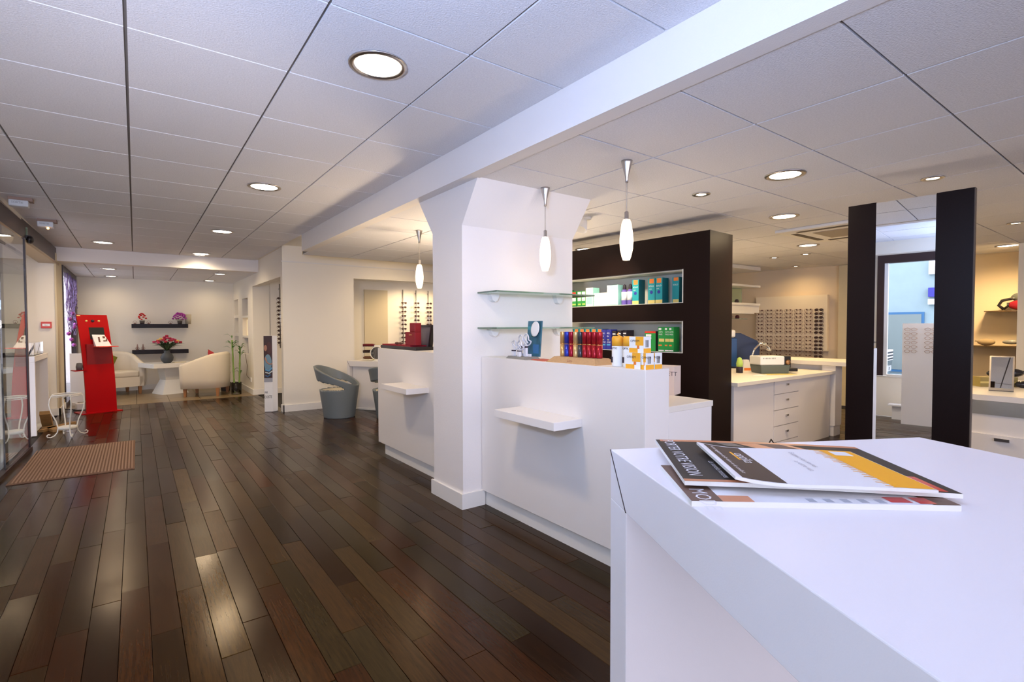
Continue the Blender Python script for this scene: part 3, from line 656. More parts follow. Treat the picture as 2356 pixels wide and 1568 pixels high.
# cork tray with tubes
t = thing('display_tray', 'tan cork tray holding metallic spectacle cases', 'tray', (2.03, 2.10, ct), FR)
MB().frustum(.20,.085,0,.165,.055,.033).build('tray', mat('cork', (.52,.32,.15), .8, vary=.15, vscale=60), t)
text('lettering', 'Litto', .022, t, (-.03,-.0775,.008), (1.15,0,0), mat('cork_print', (.35,.14,.07), .7))
TC = [((.62,.36,.12),'gold'),((.03,.05,.42),'blue'),((.35,.01,.03),'dark red'),((.66,.44,.18),'pale gold'),((.06,.06,.07),'black'),((.38,.01,.02),'crimson'),((.38,.01,.02),'crimson'),((.38,.01,.02),'crimson'),((.38,.01,.02),'crimson')]
for i, (c, nm) in enumerate(TC):
    xloc = 2.03; yloc = 2.10+.148-i*.037
    tt = thing('spectacle_case', '%s metallic spectacle tube, %s from the left on the cork tray' % (nm, ORD[i]), 'spectacle case', (xloc-.0, yloc, ct+.034), FR, 'metallic spectacle tubes')
    m = mat('metallic_'+nm.replace(' ','_'), c, .28, .45)
    MB().lathe([(0,0),(.0155,0),(.0165,.003),(.0165,.070)],16).build('lower_tube', m, tt)
    MB().lathe([(.0165,.0735),(.0165,.140),(.0155,.143),(0,.143)],16).build('upper_tube', m, tt)
    MB().lathe([(.0168,.070),(.0172,.0717),(.0168,.0735)],16).build('band', mat('gold_band', (.8,.45,.15), .25, 1), tt)
# leaflet
t = thing('leaflet', 'flat red leaflet on the right counter', 'leaflet', (2.02, 2.42, ct+.0005), FR-.25)
MB().box(-.10,.10,-.05,.05,0,.003).build('sheet', mat('leaflet_red', (.58,.10,.05), .5), t)
# jewellery display
t = thing('ring_display', 'grey display stand with white ring holders and a picture card', 'display stand', (2.01, 2.61, ct), FR-.10); t.scale = (1.1, 1.1, 1.16)
SILV = mat('silver_card', (.72,.72,.76), .3)
MB().frustum(.105,.055,0,.092,.045,.014).build('base', mat('display_grey', (.22,.21,.19), .4), t)
MB().add([(-.045,.05,.014),(.10,.05,.014),(.10,.058,.014),(-.045,.058,.014),(-.05,.07,.21),(.095,.07,.21),(.095,.078,.21),(-.05,.078,.21)],[(0,3,2,1),(4,5,6,7),(0,1,5,4),(1,2,6,5),(2,3,7,6),(3,0,4,7)]).build('picture_card', mat('card_teal', (.03,.13,.19), .4, vary=.8, vscale=22), t)
for x0, z0, w2, h2, m in ((.03,.03,.06,.05,colm((.04,.16,.36))),(-.045,.16,.05,.02,colm((.05,.30,.35))),(.0,.12,.03,.03,colm((.02,.10,.06)))):
    MB().box(x0,x0+w2,.0485+z0*.1,.0495+z0*.1,z0,z0+h2).build('print', m, t)
MB().lathe([(.034,0),(.042,0),(.042,.004),(.034,.004)],26,Matrix.Translation((.05,.055,.165))@Matrix.Rotation(PI/2-.15,4,'X')).build('round_frame', WHITE, t)
MB().lathe([(0,.001),(.034,.001)],26,Matrix.Translation((.05,.055,.165))@Matrix.Rotation(PI/2-.15,4,'X')).build('round_picture', mat('round_photo', (.18,.30,.55), .4, vary=.9, vscale=60), t)
for i, (x, y, h, r) in enumerate(((-.07,-.02,.09,.026),(.0,-.025,.09,.026),(-.045,.01,.13,.03),(.015,.01,.135,.032),(-.03,.03,.05,.012),(.04,.02,.05,.012))):
    MB().box(x-.013,x+.013,y-.007,y+.007,.012,h*.55).build('holder', SILV, t)
    if i < 4:
        MB().box(x-.0135,x+.0135,y-.0075,y+.0075,h*.45,h*.52).build('holder_band', PBLK, t)
        MB().tube([(x+r*math.cos(q*PI/10), y+.4*r*math.sin(q*PI/10)*0+.001*q, h*.55+r+r*math.sin(q*PI/10)) for q in range(20)], .0042, 6, closed=True).build('ring', SILV, t)
        MB().tube([(x-r*.7,y,h*.55+r*1.6),(x+r*.7,y+.002,h*.55+r*.4)], .004, 6).build('cross_bar', SILV, t)

# ================================================================== ITEMS ON THE LEFT COUNTER
t = thing('presentation_case', 'open black case with red lining standing on the left counter', 'case', (2.02, 4.50, ct), FR)
DRED = mat('dark_red_lining', (.30,.008,.025), .6)
MB().box(-.36,.42,-.06,.14,0,.03).build('case_base', BLACK, t, bevel=.004)
MB().box(-.34,.30,-.05,.12,.03,.042).build('lining', DRED, t)
MB().prism_y([(.02,.03),(.10,.225),(.45,.225),(.40,.03),(.37,.03),(.415,.205),(.115,.205),(.055,.03)], .09, .12).build('lid_frame', BLACK, t)
MB().prism_y([(.055,.03),(.115,.205),(.415,.205),(.37,.03)], .11, .12).build('lid_panel', mat('lid_grey', (.16,.13,.13), .3), t)
t = thing('red_pouch', 'red box standing inside the open black case', 'box', (2.03, 4.24, ct+.042), FR)
MB().box(-.10,.10,-.045,.02,0,.12).box(-.005,.10,-.045,.02,.12,.20).build('body', mat('pouch_red', (.26,.004,.015), .5), t, bevel=.005)
text('lettering', 'Carven', .02, t, (-.02,-.0455,.09), FRONT, YEL)
t = thing('glasses_strap', 'brown sunglasses lying on the red lining of the case', 'sunglasses', (1.99, 4.50, ct+.043), FR)
MB().ball((-.03,0,.012), .028,.02,.012).ball((.03,.01,.012), .028,.02,.012).tube([(.055,0,.01),(.07,.06,.005)], .003, 5).build('frame', mat('tortoise', (.12,.05,.03), .3), t)

# ================================================================== TALL MIRROR
ma = math.radians(-86)
t = thing('standing_mirror', 'tall mirror between two black panels behind the foreground desk', 'mirror', (3.811, .786, 0), ma)
Wm = .617; a_, b_2 = .465, .167
box(-Wm, -a_, 0, .045, 0, 2.02).build('side_panel', BLACKL, t); box(-b_2, -.0, 0, .045, 0, 2.02).build('side_panel', BLACKL, t)
box(-a_, -b_2, .006, .045, 0, 2.015).build('backing', BLACKL, t)
box(-a_+.001, -b_2-.001, .0, .006, 0.01, 2.015).build('mirror_pane', MIRROR, t)
box(-.0, .004, .0, .045, 0, 2.02).build('edge_band', mat('edge_brown', (.10,.075,.055), .5), t)

# ================================================================== BACK ROOM
t = thing('workbench', 'beige topped workbench with four drawers in the back room', 'workbench', (4.29, 2.45, 0))
WT = mat('worktop_beige', (.78,.73,.64), .4)
MB().prism([(0,0),(2.02,.0),(2.02,.55),(2.0,1.3),(.4,1.3),(0,1.0)], .705, .74).build('worktop', WT, t, bevel=.002)
MB().box(.02,1.99,.06,.60,0,.705).build('carcass', LAM, t)
zz = [.72,.572,.414,.255,.098,.0]
for i in range(4):
    d = MB().box(.735,1.235,.040,.06,zz[i+1]+.004,min(zz[i],.70)-.004).build('drawer', LAM, t)
    MB().box(.965,1.005,.026,.040,(zz[i]+zz[i+1])/2+.005,(zz[i]+zz[i+1])/2+.022).build('handle', STEEL, d)
MB().box(.735,1.235,.040,.06,.01,.094).build('drawer', LAM, t)
MB().box(1.24,1.985,.042,.06,0,.70).build('side_panel', LAM, t)
MB().box(.02,.73,.046,.06,0,.70).build('side_panel', LAM, t)
# long bench
t = thing('low_bench', 'long beige bench with open cubbies before the frame panel', 'bench unit', (6.26, 2.25, 0))
MB().box(0,.62,-.60,3.2,.80,.845).build('worktop', WT, t, bevel=.002)
MB().box(.05,.22,.20,.34,.12,.80).box(.07,.24,.22,.32,0,.12).build('support_panel', LAM, t)
MB().box(.10,.12,.34,3.1,.12,.80).box(.14,.16,.34,3.1,0,.12).build('front_panel', LAM, t)
MB().box(.28,.60,.16,.18,0,.8).box(.28,.60,-.55,-.53,0,.8).box(.58,.60,-.55,.18,0,.8).build('cubby_side', LAM, t)
for z in (.10,.32,.54): MB().box(.28,.60,-.53,.16,z,z+.018).build('cubby_shelf', LAM, t)
t = thing('carrier_bag', 'white carrier bag in the upper cubby of the bench', 'bag', (6.62, 2.27, .559))
MB().frustum(.04,.06,0,.06,.08,.17).build('bag', WHITE, t, bevel=.01)
t = thing('red_cloth', 'red bundle in the middle cubby of the bench', 'bundle', (6.66, 2.25, .339))
MB().ball((0,0,.07), .05,.07,.07).ball((.02,.03,.04), .05,.06,.04).build('bundle', mat('cloth_red', (.5,.02,.03), .9), t)
t = thing('dark_box', 'dark box in the lowest cubby of the bench', 'box', (6.68, 2.26, .119))
MB().box(-.05,.05,-.06,.06,0,.06).build('body', mat('dark_maroon', (.10,.02,.03), .6), t, bevel=.004)
# frame panel with 7 columns x 13 rows of spectacles
pl = thing('frame_panel', 'cream wall panel carrying rows of spectacles', 'display panel', tuple(BW @ Vector((-.245, -.10, 0))), an)
MB().box(0,1.10,0,.098,.845,1.745).build('board', mat('panel_cream', (.92,.80,.60), .6), pl)
def specs(m, lens_m=None, sun=False, r=.026):
    mb = MB(); mb.use(m)
    for s in (-1,1):
        if sun:
            mb.ball((s*.033,0,0), r, .004, r*.72, 10, 4)
        else:
            mb.tube([(s*.033+r*math.cos(q*PI/6),0,r*.72*math.sin(q*PI/6)) for q in range(12)], .0022, 4, closed=True)
        mb.tube([(s*.060,0,.008),(s*.066,.012,.002),(s*.060,.022,-.02),(s*.045,.026,-.040)], .0022, 4)
    mb.tube([(-.010,0,.004),(0,-.002,.008),(.010,0,.004)], .002, 4)
    return mb
SM = mat('metal_frame', (.50,.33,.22), .35, .4); SD = mat('dark_frame_acetate', (.06,.03,.025), .25)
SUN = mat('sunglass_dark', (.06,.022,.015), .15); SUNR = mat('sunglass_brown', (.20,.06,.03), .15)
sp_a = specs(SM).build('spectacles', None); sp_d = specs(SD, sun=True, r=.030).build('spectacles', None)
sp_a['category'] = sp_d['category'] = 'spectacles'
first = {'a': sp_a, 'd': sp_d}; used = set()
PEG = mat('peg_brown', (.10,.022,.015), .4)
pegs = []
def place(kind, loc, rot, label, group):
    if kind not in used: o = first[kind]; used.add(kind)
    else: o = first[kind].copy(); COL.objects.link(o)
    o.location = loc; o.rotation_euler = (0,0,rot) if isinstance(rot, (int,float)) else rot
    o['label'] = label; o['category'] = 'spectacles' if kind == 'a' else 'sunglasses'; o['group'] = group
    return o
ROWZ = [1.508-.0655*i - (.035 if i > 6 else 0) for i in range(13)]
pegmesh = MB()
pegmesh.ball((0,-.012,0), .0125, .012, .0125, 8, 4)
pg0 = None
for c in range(7):
    xc = .075 + c*.152
    for rI in range(13):
        zr = 1.515 - rI*.0605 - (.02 if rI > 6 else 0)
        for s in (-1,1):
            if pg0 is None: o = pegmesh.build('peg', PEG, pl); pg0 = o
            else: o = pg0.copy(); COL.objects.link(o)
            o.parent = pl; o.location = (xc+s*.028-.0, 0, zr)
        q = BW @ Vector((-.245+xc, -.10-.030, zr-.010))
        kd = 'd' if c == 6 else 'a'
        place(kd, q, an, '%s, row %s from top, column %s from left on the cream panel' % ('dark sunglasses' if c == 6 else 'wire spectacles', ORD[rI], ORD[c]), 'spectacles on the cream back panel')
# white shelf unit left of the panel
t = thing('wall_shelves', 'white wall shelves with glass backs left of the frame panel', 'shelf unit', (7.25, 4.30, 0))
for z0, z1, y1, x1 in ((2.14,2.195,.5,.93),(1.868,1.90,.35,.93),(1.575,1.61,.35,.93),(1.44,1.46,.3,.75)):
    MB().box(0,x1,0,y1,z0,z1).build('board', WHITE, t)
MB().box(0,.93,.02,.03,1.46,1.575).build('front_board', WHITE, t)
MB().box(.0,.9,.30,.31,1.61,1.868).build('glass_back', GREENG, t); MB().box(0,.55,.0,.25,1.355,1.363).build('glass_board', GREENG, t)
MB().box(0,.30,.0,.3,1.08,1.10).build('board', WHITE, t)
for i, (x, z, m, lb) in enumerate(((.40,1.61,PBLK,'small dark flask on the white wall shelf'),(.42,1.363,mat('dark_maroon', (.10,.02,.03), .6),'dark round jar on the glass shelf'),(.22,1.363,STEEL,'grey tool on the glass shelf'),(.2,1.10,mat('tool_grey', (.4,.33,.25), .5),'grey instrument on the lowest board'))):
    q = thing('shelf_item', lb, 'tool', (7.25+x, 4.40, z)); MB().lathe([(0,0),(.03,0),(.032,.03),(.022,.055),(0,.06)],12).build('body', m, q)
# corner behind shelves so no gap shows
# machines on the workbench
t = thing('lens_edger', 'grey and white lens edging machine on the workbench', 'machine', (5.50, 2.78, .74), -.55)
GRN2 = mat('machine_green_grey', (.11,.135,.12), .5)
MB().frustum(.15,.10,0,.165,.11,.09).build('base', GRN2, t, bevel=.008)
MB().box(-.17,.10,-.11,.11,.09,.185).build('hood', WHITE, t, bevel=.012)
MB().box(.10,.175,-.10,.10,.06,.185).build('black_head', BLACK, t, bevel=.006)
MB().lathe([(0,0),(.03,0),(.02,.015),(0,.015)],16,Matrix.Translation((.14,-.10,.12))@Matrix.Rotation(PI/2,4,'X')).build('chuck', mat('chuck_brass', (.45,.25,.12), .3, .8), t)
MB().box(.12,.26,-.09,.06,.02,.055).build('drawer', BLACK, t, bevel=.004)
for q in range(9): MB().box(-.14+q*.016,-.134+q*.016,-.1105,-.109,.155,.17).build('vent_slot', GRN2, t)
t = thing('tool_mat', 'yellow papers under the lens edging machine', 'papers', (5.42, 2.62, .741), -.55)
MB().box(-.18,.14,-.06,.06,0,.002).build('sheet', YEL, t)
t = thing('steel_tray', 'round steel tray on the workbench', 'tray', (6.0, 3.05, .74))
MB().lathe([(0,.003),(.12,.003),(.16,.018),(.165,.018),(.125,0),(0,0)],28).build('tray', CHROME, t)
t = thing('blue_machine', 'dark blue bench machine with white top behind the lens edger', 'machine', (6.0, 3.40, .74), -.64)
BL = mat('machine_blue', (.007,.02,.07), .35); BL2 = mat('machine_blue_bright', (.01,.07,.24), .35)
MB().prism_y([(-.26,0),(.16,0),(.17,.26),(.14,.33),(-.06,.42),(-.26,.42)], -.16, .16).build('housing', BL, t, bevel=.01)
MB().box(-.30,-.12,-.19,-.161,.02,.36).build('front_panel', BL2, t, bevel=.006)
MB().box(-.32,-.14,-.20,.10,.37,.46).build('white_top', WHITE, t, bevel=.02)
MB().box(-.28,-.2,-.195,-.19,.22,.25).build('badge', WHITE, t)
t = thing('bench_lamp', 'chrome gooseneck lamp on the workbench', 'lamp', (5.72, 3.12, .74))
MB().lathe([(0,0),(.05,0),(.05,.012),(.012,.02)],16).build('base', CHROME, t)
MB().tube([(0,0,.01),(.01,-.0,.12),(.06,-.02,.24),(.14,-.04,.30),(.22,-.06,.30),(.27,-.08,.25)], .010, 8).build('gooseneck', CHROME, t)
MB().lathe([(.012,0),(.03,-.03),(.028,-.03)],14,Matrix.Translation((.275,-.08,.25))@Matrix.Rotation(.4,4,'Y')).build('shade', CHROME, t)
t = thing('tissue_pack', 'white and orange packet beside the blue machine', 'packet', (5.62, 3.12, .74), -.5)
MB().frustum(.05,.04,0,.03,.02,.12).build('packet', PWH, t); MB().box(-.04,.05,-.043,-.041,0,.03).build('print', ORR, t)
t = thing('bottle_green', 'small green and black jar at the left end of the workbench', 'bottle', (5.25, 2.98, .74))
MB().lathe([(0,0),(.035,0),(.035,.06),(.03,.065)],14).build('jar', PBLK, t); MB().lathe([(.03,.065),(.035,.10),(.02,.16),(0,.17)],14).build('top', LG_, t)
t = thing('loose_papers', 'white papers lying on the workbench', 'papers', (5.15, 2.70, .7405), .3)
MB().box(-.1,.1,-.05,.05,0,.002).build('sheet', PWH, t)
t = thing('floor_cable', 'black cable looping on the floor by the workbench', 'cable', (4.75, 2.38, 0))
MB().tube([(-.1,0,.01),(-.08,0,.12),(0,.0,.19),(.08,0,.12),(.12,.03,.01)], .006, 6).build('cable', BLACK, t)

# right edge: wall shelves with goggles, display counter
def wallpt(x, y, z): return BW @ Vector((x, y, z))
for i, (xa, xb, z) in enumerate(((2.70,3.9,1.436),(2.35,3.9,.985))):
    t = thing('glass_shelf', ['upper dark edged glass shelf on the right wall','lower dark edged glass shelf on the right wall'][i], 'shelf', tuple(BW @ Vector((xa, 0, z))), an)
    MB().box(0, xb-xa, -.25, 0, -.012, 0).build('glass_plate', mat('dark_glass_edge', (.10,.06,.02), .2), t)
GOG = mat('goggle_black', (.02,.018,.02), .2); GOR = mat('goggle_lens_red', (.25,.01,.02), .12, coat=.5); GOY = mat('olive_yellow', (.35,.27,.08), .6)
t = thing('ski_goggles', 'black ski goggles with a red lens on the upper shelf at the right', 'goggles', tuple(wallpt(2.98, -.14, 1.436)), an)
MB().ball((.06,-.02,.07),.13,.045,.065).build('red_lens', GOR, t)
MB().tube([(-.10,0,.02),(-.15,0,.07),(-.12,0,.13),(-.02,0,.155),(.10,0,.15)], .018, 8).build('strap', GOG, t)
MB().tube([(-.10,-.02,.02),(-.06,-.03,.06),(-.06,-.03,.10)], .014, 8).build('frame', GOG, t)
MB().ball((.10,.02,.17),.14,.06,.07).build('helmet_shell', mat('helmet_grey', (.12,.13,.12), .25), t)
t = thing('swim_mask', 'black diving mask on the lower shelf at the right', 'mask', tuple(wallpt(3.02, -.14, .985)), an)
MB().ball((.12,0,.08),.14,.05,.075).tube([(.04,0,.15),(.08,0,.22),(.16,0,.23),(.2,0,.15)], .018, 8).build('mask', GOG, t)
MB().ball((-.06,-.0,.05),.09,.03,.03).build('clear_lens', mat('goggle_smoke', (.28,.27,.25), .2), t)
t = thing('folded_pouch', 'tan pouch on the lower shelf left of the diving mask', 'pouch', tuple(wallpt(2.72, -.14, .985)), an)
MB().ball((0,0,.045),.09,.05,.045).tube([(-.07,0,.05),(-.11,0,.06)], .01, 6).build('pouch', mat('tan_cloth', (.40,.30,.18), .8), t)
t = thing('display_counter', 'white display counter with glass fronted drawers at the right edge', 'display case', (4.95, .80, 0), -.06)
MB().box(0,1.55,-.9,.42,.715,.74).build('top', LAM, t); MB().box(0,.03,-.9,.42,0,.715).build('front_panel', LAM, t)
MB().box(.03,1.5,.38,.42,0,.715).build('end_panel', LAM, t)
MB().box(-.006,0,-.30,.36,.60,.70).build('glass_front', GLASS, t)
for i in range(2): d = MB().box(-.016,-.001,-.85+i*.60,-.30+i*.62,.10,.46).build('drawer', LAM, t); MB().box(-.028,-.016,-.60+i*.60,-.52+i*.60,.42,.44).build('handle', STEEL, d)
t = thing('desk_mirror', 'small tilted mirror standing on the right display counter', 'mirror', (5.33, .92, .742), .15)
MB().box(-.012,.012,-.07,.07,0,.28).build('frame', STEEL, t, rot=(0,.38,0)); MB().box(-.0135,-.012,-.06,.06,.02,.27).build('pane', MIRROR, t, rot=(0,.38,0))
t = thing('sunglasses_box', 'olive and yellow box behind the small mirror', 'box', (5.75, 1.02, .74), -.75)
MB().box(-.16,.12,-.05,.05,0,.08).build('body', GOY, t); MB().box(-.16,.12,-.051,-.05,.03,.045).build('print', YEL, t)
for i, (x, y, z) in enumerate(((5.72,.98,.821),(5.78,.82,.74))):
    t = thing('goggles', ['black goggles lying on the olive box','black goggles with curled strap on the display counter'][i], 'goggles', (x, y, z), -.75)
    MB().ball((-.05,0,.03),.07,.035,.03).ball((.08,0,.035),.08,.035,.035).build('body', GOG, t); MB().tube([(.14,0,.03),(.2,.03,.06),(.22,.04,.12),(.17,.04,.14)] if i else [(.14,0,.03),(.2,.03,.05),(.24,.04,.04)], .012, 7).build('strap', GOG, t)
t = thing('white_tray', 'white tray at the back of the display counter', 'tray', (5.62, 1.32, .70), -.06)
MB().box(-.3,.3,-.1,.1,0,.04).build('tray', WHITE, t); MB().box(-.28,.28,-.08,.08,-.70,0).build('support', LAM, t)

# ================================================================== FRAME ROOM DISPLAYS
RODN = ['left','middle','right']
for c, xr in enumerate((4.684, 4.993, 5.291)):
    t = thing('display_rod', '%s steel display rod for sunglasses on the frame room wall' % RODN[c], 'display rod', (xr, 10.34, .75), 0, 'steel sunglasses rods')
    MB().tube([(0,0,0),(0,0,1.30)], .011, 10).box(-.01,.01,0,.035,1.22,1.24).box(-.01,.01,0,.035,.05,.07).build('rod', STEEL, t)
    hk = MB().tube([(0,-.012,0),(0,-.045,-.004)], .004, 5)
    h0 = None
    for i in range(12):
        zr = 1.765-.0935*i
        if h0 is None: h0 = hk.build('hook', STEEL, t, loc=(0,0,zr-.75))
        else:
            o = h0.copy(); COL.objects.link(o); o.parent = t; o.location = (0,0,zr-.75)
        place('d', (xr+.004*random.uniform(-1,1), 10.34-.05, zr), random.uniform(-.15,.15), 'brown sunglasses, %s from the top on the %s rod' % (ORD[i], RODN[c]), 'sunglasses on the steel rods')
t = thing('slim_mirror', 'narrow leaning mirror strip right of the sunglasses rods', 'mirror', (5.47, 10.36, .75))
MB().box(-.02,.02,-.02,0,0,1.28).build('strip', mat('strip_tan', (.35,.24,.13), .4), t)
t = thing('display_rod', 'steel sunglasses rod glimpsed at the end of the middle wall', 'display rod', (2.19, 10.30, .85))
MB().tube([(0,0,0),(0,0,1.2)], .010, 8).box(-.01,.01,0,.08,1.1,1.12).box(-.01,.01,0,.08,.05,.07).build('rod', STEEL, t)
for i in range(12):
    place('d', (2.19, 10.26, 1.78-.075*i), .3, 'sunglasses, %s from the top on the rod glimpsed beside the poster stand' % ORD[i], 'sunglasses beside the poster stand')

# ================================================================== DESK WITH GREY CHAIRS
dd = math.atan2(7.192-7.669, 2.847-2.54)
t = thing('fitting_desk', 'white fitting desk with mitred end by the middle wall', 'desk', (2.56, 7.66, 0), dd)
MB().box(0,1.3,0,.54,.655,.735).build('top', LAM, t, bevel=.002); MB().box(.0,.045,0,.54,0,.655).build('leg_panel', LAM, t)
MB().box(.06,.62,.06,.09,.03,.655).build('front_panel', LAM, t); MB().box(.05,.64,.05,.10,0,.035).build('plinth', TRIM, t, bevel=.008); MB().box(1.26,1.3,0,.54,0,.655).build('leg_panel', LAM, t)
MB().add([(-.0015,-.0015,.738),(.004,-.0015,.738),(.052,-.0015,.652),(.046,-.0015,.652),(-.0015,.001,.738),(.004,.001,.738),(.052,.001,.652),(.046,.001,.652)],[(0,3,2,1),(4,5,6,7),(0,1,5,4),(2,3,7,6)]).build('edge_strip', mat('edge_red_brown', (.12,.03,.02), .5), t)
def onDesk(lx, ly, z=.7355):
    return (2.56+lx*math.cos(dd)-ly*math.sin(dd), 7.66+lx*math.sin(dd)+ly*math.cos(dd), z)
for i, (m, lb) in enumerate(((mat('case_brown', (.14,.05,.02), .3),'bottom brown spectacle case on the clear riser'),(mat('case_black', (.03,.012,.01), .3),'middle black spectacle case on the clear riser'),(mat('case_darkred', (.14,.008,.012), .3),'top dark red spectacle case on the clear riser'))):
    q = thing('spectacle_case', lb, 'spectacle case', onDesk(.23,.22,.755+.095*i), -.64, 'cases on the clear riser')
    MB().tube([(-.085,0,.018),(-.06,0,.022),(.06,0,.022),(.085,0,.018)], [.012,.022,.022,.012] if i == 0 else .021, 10).build('case', m, q)
t = thing('clear_riser', 'clear acrylic riser on the fitting desk', 'display riser', onDesk(.23,.22), -.64)
MB().box(-.09,.09,.03,.034,0,.26).build('riser_back', GLASS, t)
for i in range(3): MB().box(-.09,.09,-.03,.03,.014+.095*i,.018+.095*i).build('riser_shelf', GLASS, t)
for i in range(2):
    carton('orange_box', ['lower yellow and white box on the fitting desk','upper yellow and white box on the fitting desk'][i], onDesk(.40,.28,.736+.115*i), -.64, .24, .09, .112, PWH, [(0,1,0,.3,YEL),(.5,.95,.55,.95,ORR if i else PWH)], [], 'yellow and white boxes')
t = thing('table_mirror', 'round table mirror with white rim on the fitting desk', 'mirror', onDesk(.45,.12), -.64)
MB().lathe([(0,0),(.07,0),(.07,.008),(.015,.014)],20).build('base', WHITE, t)
MR = Matrix.Translation((0,0,.118))@Matrix.Rotation(PI/2,4,'X')
MB().tube([MR @ Vector((.098*math.cos(a*PI/14),.098*math.sin(a*PI/14),0)) for a in range(28)], .008, 6, closed=True).build('rim', mat('mirror_rim', (.9,.85,.7), .4, emit=(1,.8,.5), es=.0), t)
MB().lathe([(0,.002),(.094,.002)],28,MR).build('mirror_pane', mat('mirror_grey', (.36,.33,.28), .5, .3), t)

def shell_chair(label, x, y, back_az):
    t = thing('shell_chair', label, 'chair', (x, y, 0), back_az, 'grey shell chairs')
    R = lambda z: .205 + .145*z
    nT, nZ = 96, 44
    def ztop(th): return .585 + .135*math.cos(th) if True else 0
    vs = []; fs = []
    for i in range(nT):
        th = 2*PI*i/nT
        zt_ = .575 + .135*math.cos(th)
        for j in range(nZ+1):
            z = zt_*j/nZ
            lean = .0
            rr = R(z)
            xx = rr*math.cos(th) + .10*max(0, z-.40)*1.0*(1+math.cos(th))/2; yy = rr*math.sin(th)
            vs.append((xx, yy, z))
    for i in range(nT):
        th = 2*PI*(i+.5)/nT; a = th if th < PI else th-2*PI
        zt_ = .575+.135*math.cos(th)
        for j in range(nZ):
            z = zt_*(j+.5)/nZ
            # opening: lens shape between seat and back band
            s = abs(a)/math.radians(125)
            if s < 1:
                lo = .378 + .012*s; hi = .378 + (.165-.085*s)*math.sqrt(max(0,1-s**6)) 
                if lo < z < hi: continue
            i2 = (i+1) % nT
            fs.append((i*(nZ+1)+j, i2*(nZ+1)+j, i2*(nZ+1)+j+1, i*(nZ+1)+j+1))
    o = MB().add(vs, fs, smooth=True).build('shell', GREYP, t)
    for p in o.data.polygons: p.use_smooth = True
    s = o.modifiers.new('solid', 'SOLIDIFY'); s.thickness = .028; s.offset = -1
    MB().lathe([(0,.355),(.215,.355),(.232,.365),(.225,.378),(0,.385)],32).build('seat_pad', SEATC, t)
    return t
shell_chair('grey shell chair with an open back standing in the hall', 2.27, 7.13, math.radians(143.6))
shell_chair('grey shell chair mostly hidden by the left counter', 2.84, 6.65, math.radians(215))

# ================================================================== POSTER STAND
t = thing('poster_stand', 'white oval poster column with a picture of a seated person', 'poster stand', (1.60, 8.22, 0), math.radians(-18))
pf = [(-.055,-.06),(.055,-.06),(.085,-.03),(.085,.03),(.055,.06),(-.055,.06),(-.085,.03),(-.085,-.03)]
MB().prism([(-.07,-.10),(.045,-.10),(.10,-.03),(.10,.03),(.045,.10),(-.07,.10)], 0, 1.12).build('column', WHITE, t, bevel=.01)
PST = lambda x0,x1,z0,z1,m,k2=0: MB().box(x0,x1,-.1025-k2*.0006,-.1005,z0,z1).build('print', m, t)
PST(-.069,.044,.44,1.118,colm((.045,.018,.015)))
PST(-.069,.044,.44,.50,colm((.33,.34,.38)),1)
MB().ball((-.045,-.103,.94),.022,.002,.045).build('print', colm((.42,.20,.12)), t)
MB().ball((.0,-.1025,.93),.04,.0015,.10).build('print', colm((.07,.02,.015)), t)
MB().ball((-.015,-.1035,.72),.052,.002,.13).build('print', colm((.16,.28,.36)), t)
MB().tube([(-.05,-.105,.80),(-.03,-.106,.73),(.01,-.106,.70),(.044,-.105,.71)], .009, 6).build('print', colm((.45,.22,.14)), t)
MB().tube([(-.05,-.105,.62),(0,-.106,.60),(.04,-.105,.65)], .012, 6).build('print', colm((.10,.30,.55)), t)
MB().tube([(-.05,-.105,.585),(0,-.106,.565),(.04,-.105,.60)], .010, 6).build('print', colm((.55,.62,.66)), t)
MB().tube([(-.05,-.105,.54),(-.02,-.106,.52),(.02,-.105,.55)], .012, 6).build('print', colm((.06,.14,.28)), t)
text('lettering', 'UNIK', .045, t, (-.069,-.1015,.275), FRONT, PBLK, sx=.45); text('lettering', 'COSTE', .055, t, (-.068,-.1015,.205), FRONT, PBLK, sx=.60)

# ================================================================== KIOSK
kr = math.radians(21)
t = thing('red_kiosk', 'curved red photo kiosk with screen and small shelf beside the entrance', 'kiosk', (-.41, 9.585, 0), kr)
def kz(z): return .235*(z/1.43)**2.2
def kx(z): return -.02*(z/1.43)
mb = MB(); n = 22; vs = []; fs = []
for i in range(n+1):
    z = .012 + 1.42*i/n
    hw = .183 - .0*z
    for (x, y) in ((-hw,-0.0),(hw,0),(hw,.03),(-hw,.03)): vs.append((x+kx(z), y+kz(z), z))
for i in range(n):
    for q in range(4): a = i*4+q; b2 = i*4+(q+1)%4; fs.append((a, b2, b2+4, a+4))
fs.append((3,2,1,0)); fs.append((n*4,n*4+1,n*4+2,n*4+3))
mb.add(vs, fs).build('panel', RED, t)
MB().prism([(-.26,-.05),(.24,-.05),(.22,.30),(-.24,.30)],0,.012).build('base_plate', RED, t)
MB().box(-.15,.15,.05,.16,.012,1.0).build('rear_column', mat('red_dark', (.25,.01,.012), .4), t)
def kface(x0,x1,z0,z1,lift,nm,m):
    v = []
    for z in (z0,z1):
        for x in (x0,x1): v.append((x+kx(z), kz(z)-lift, z))
        for x in (x0,x1): v.append((x+kx(z), kz(z)+.002, z))
    return MB().add(v,[(0,1,5,4),(2,6,7,3),(0,4,6,2),(1,3,7,5),(4,5,7,6),(0,2,3,1)]).build(nm, m, t)
kface(-.065,.115,1.07,1.245,.004,'screen',mat('screen_dark', (.03,.032,.028), .15))
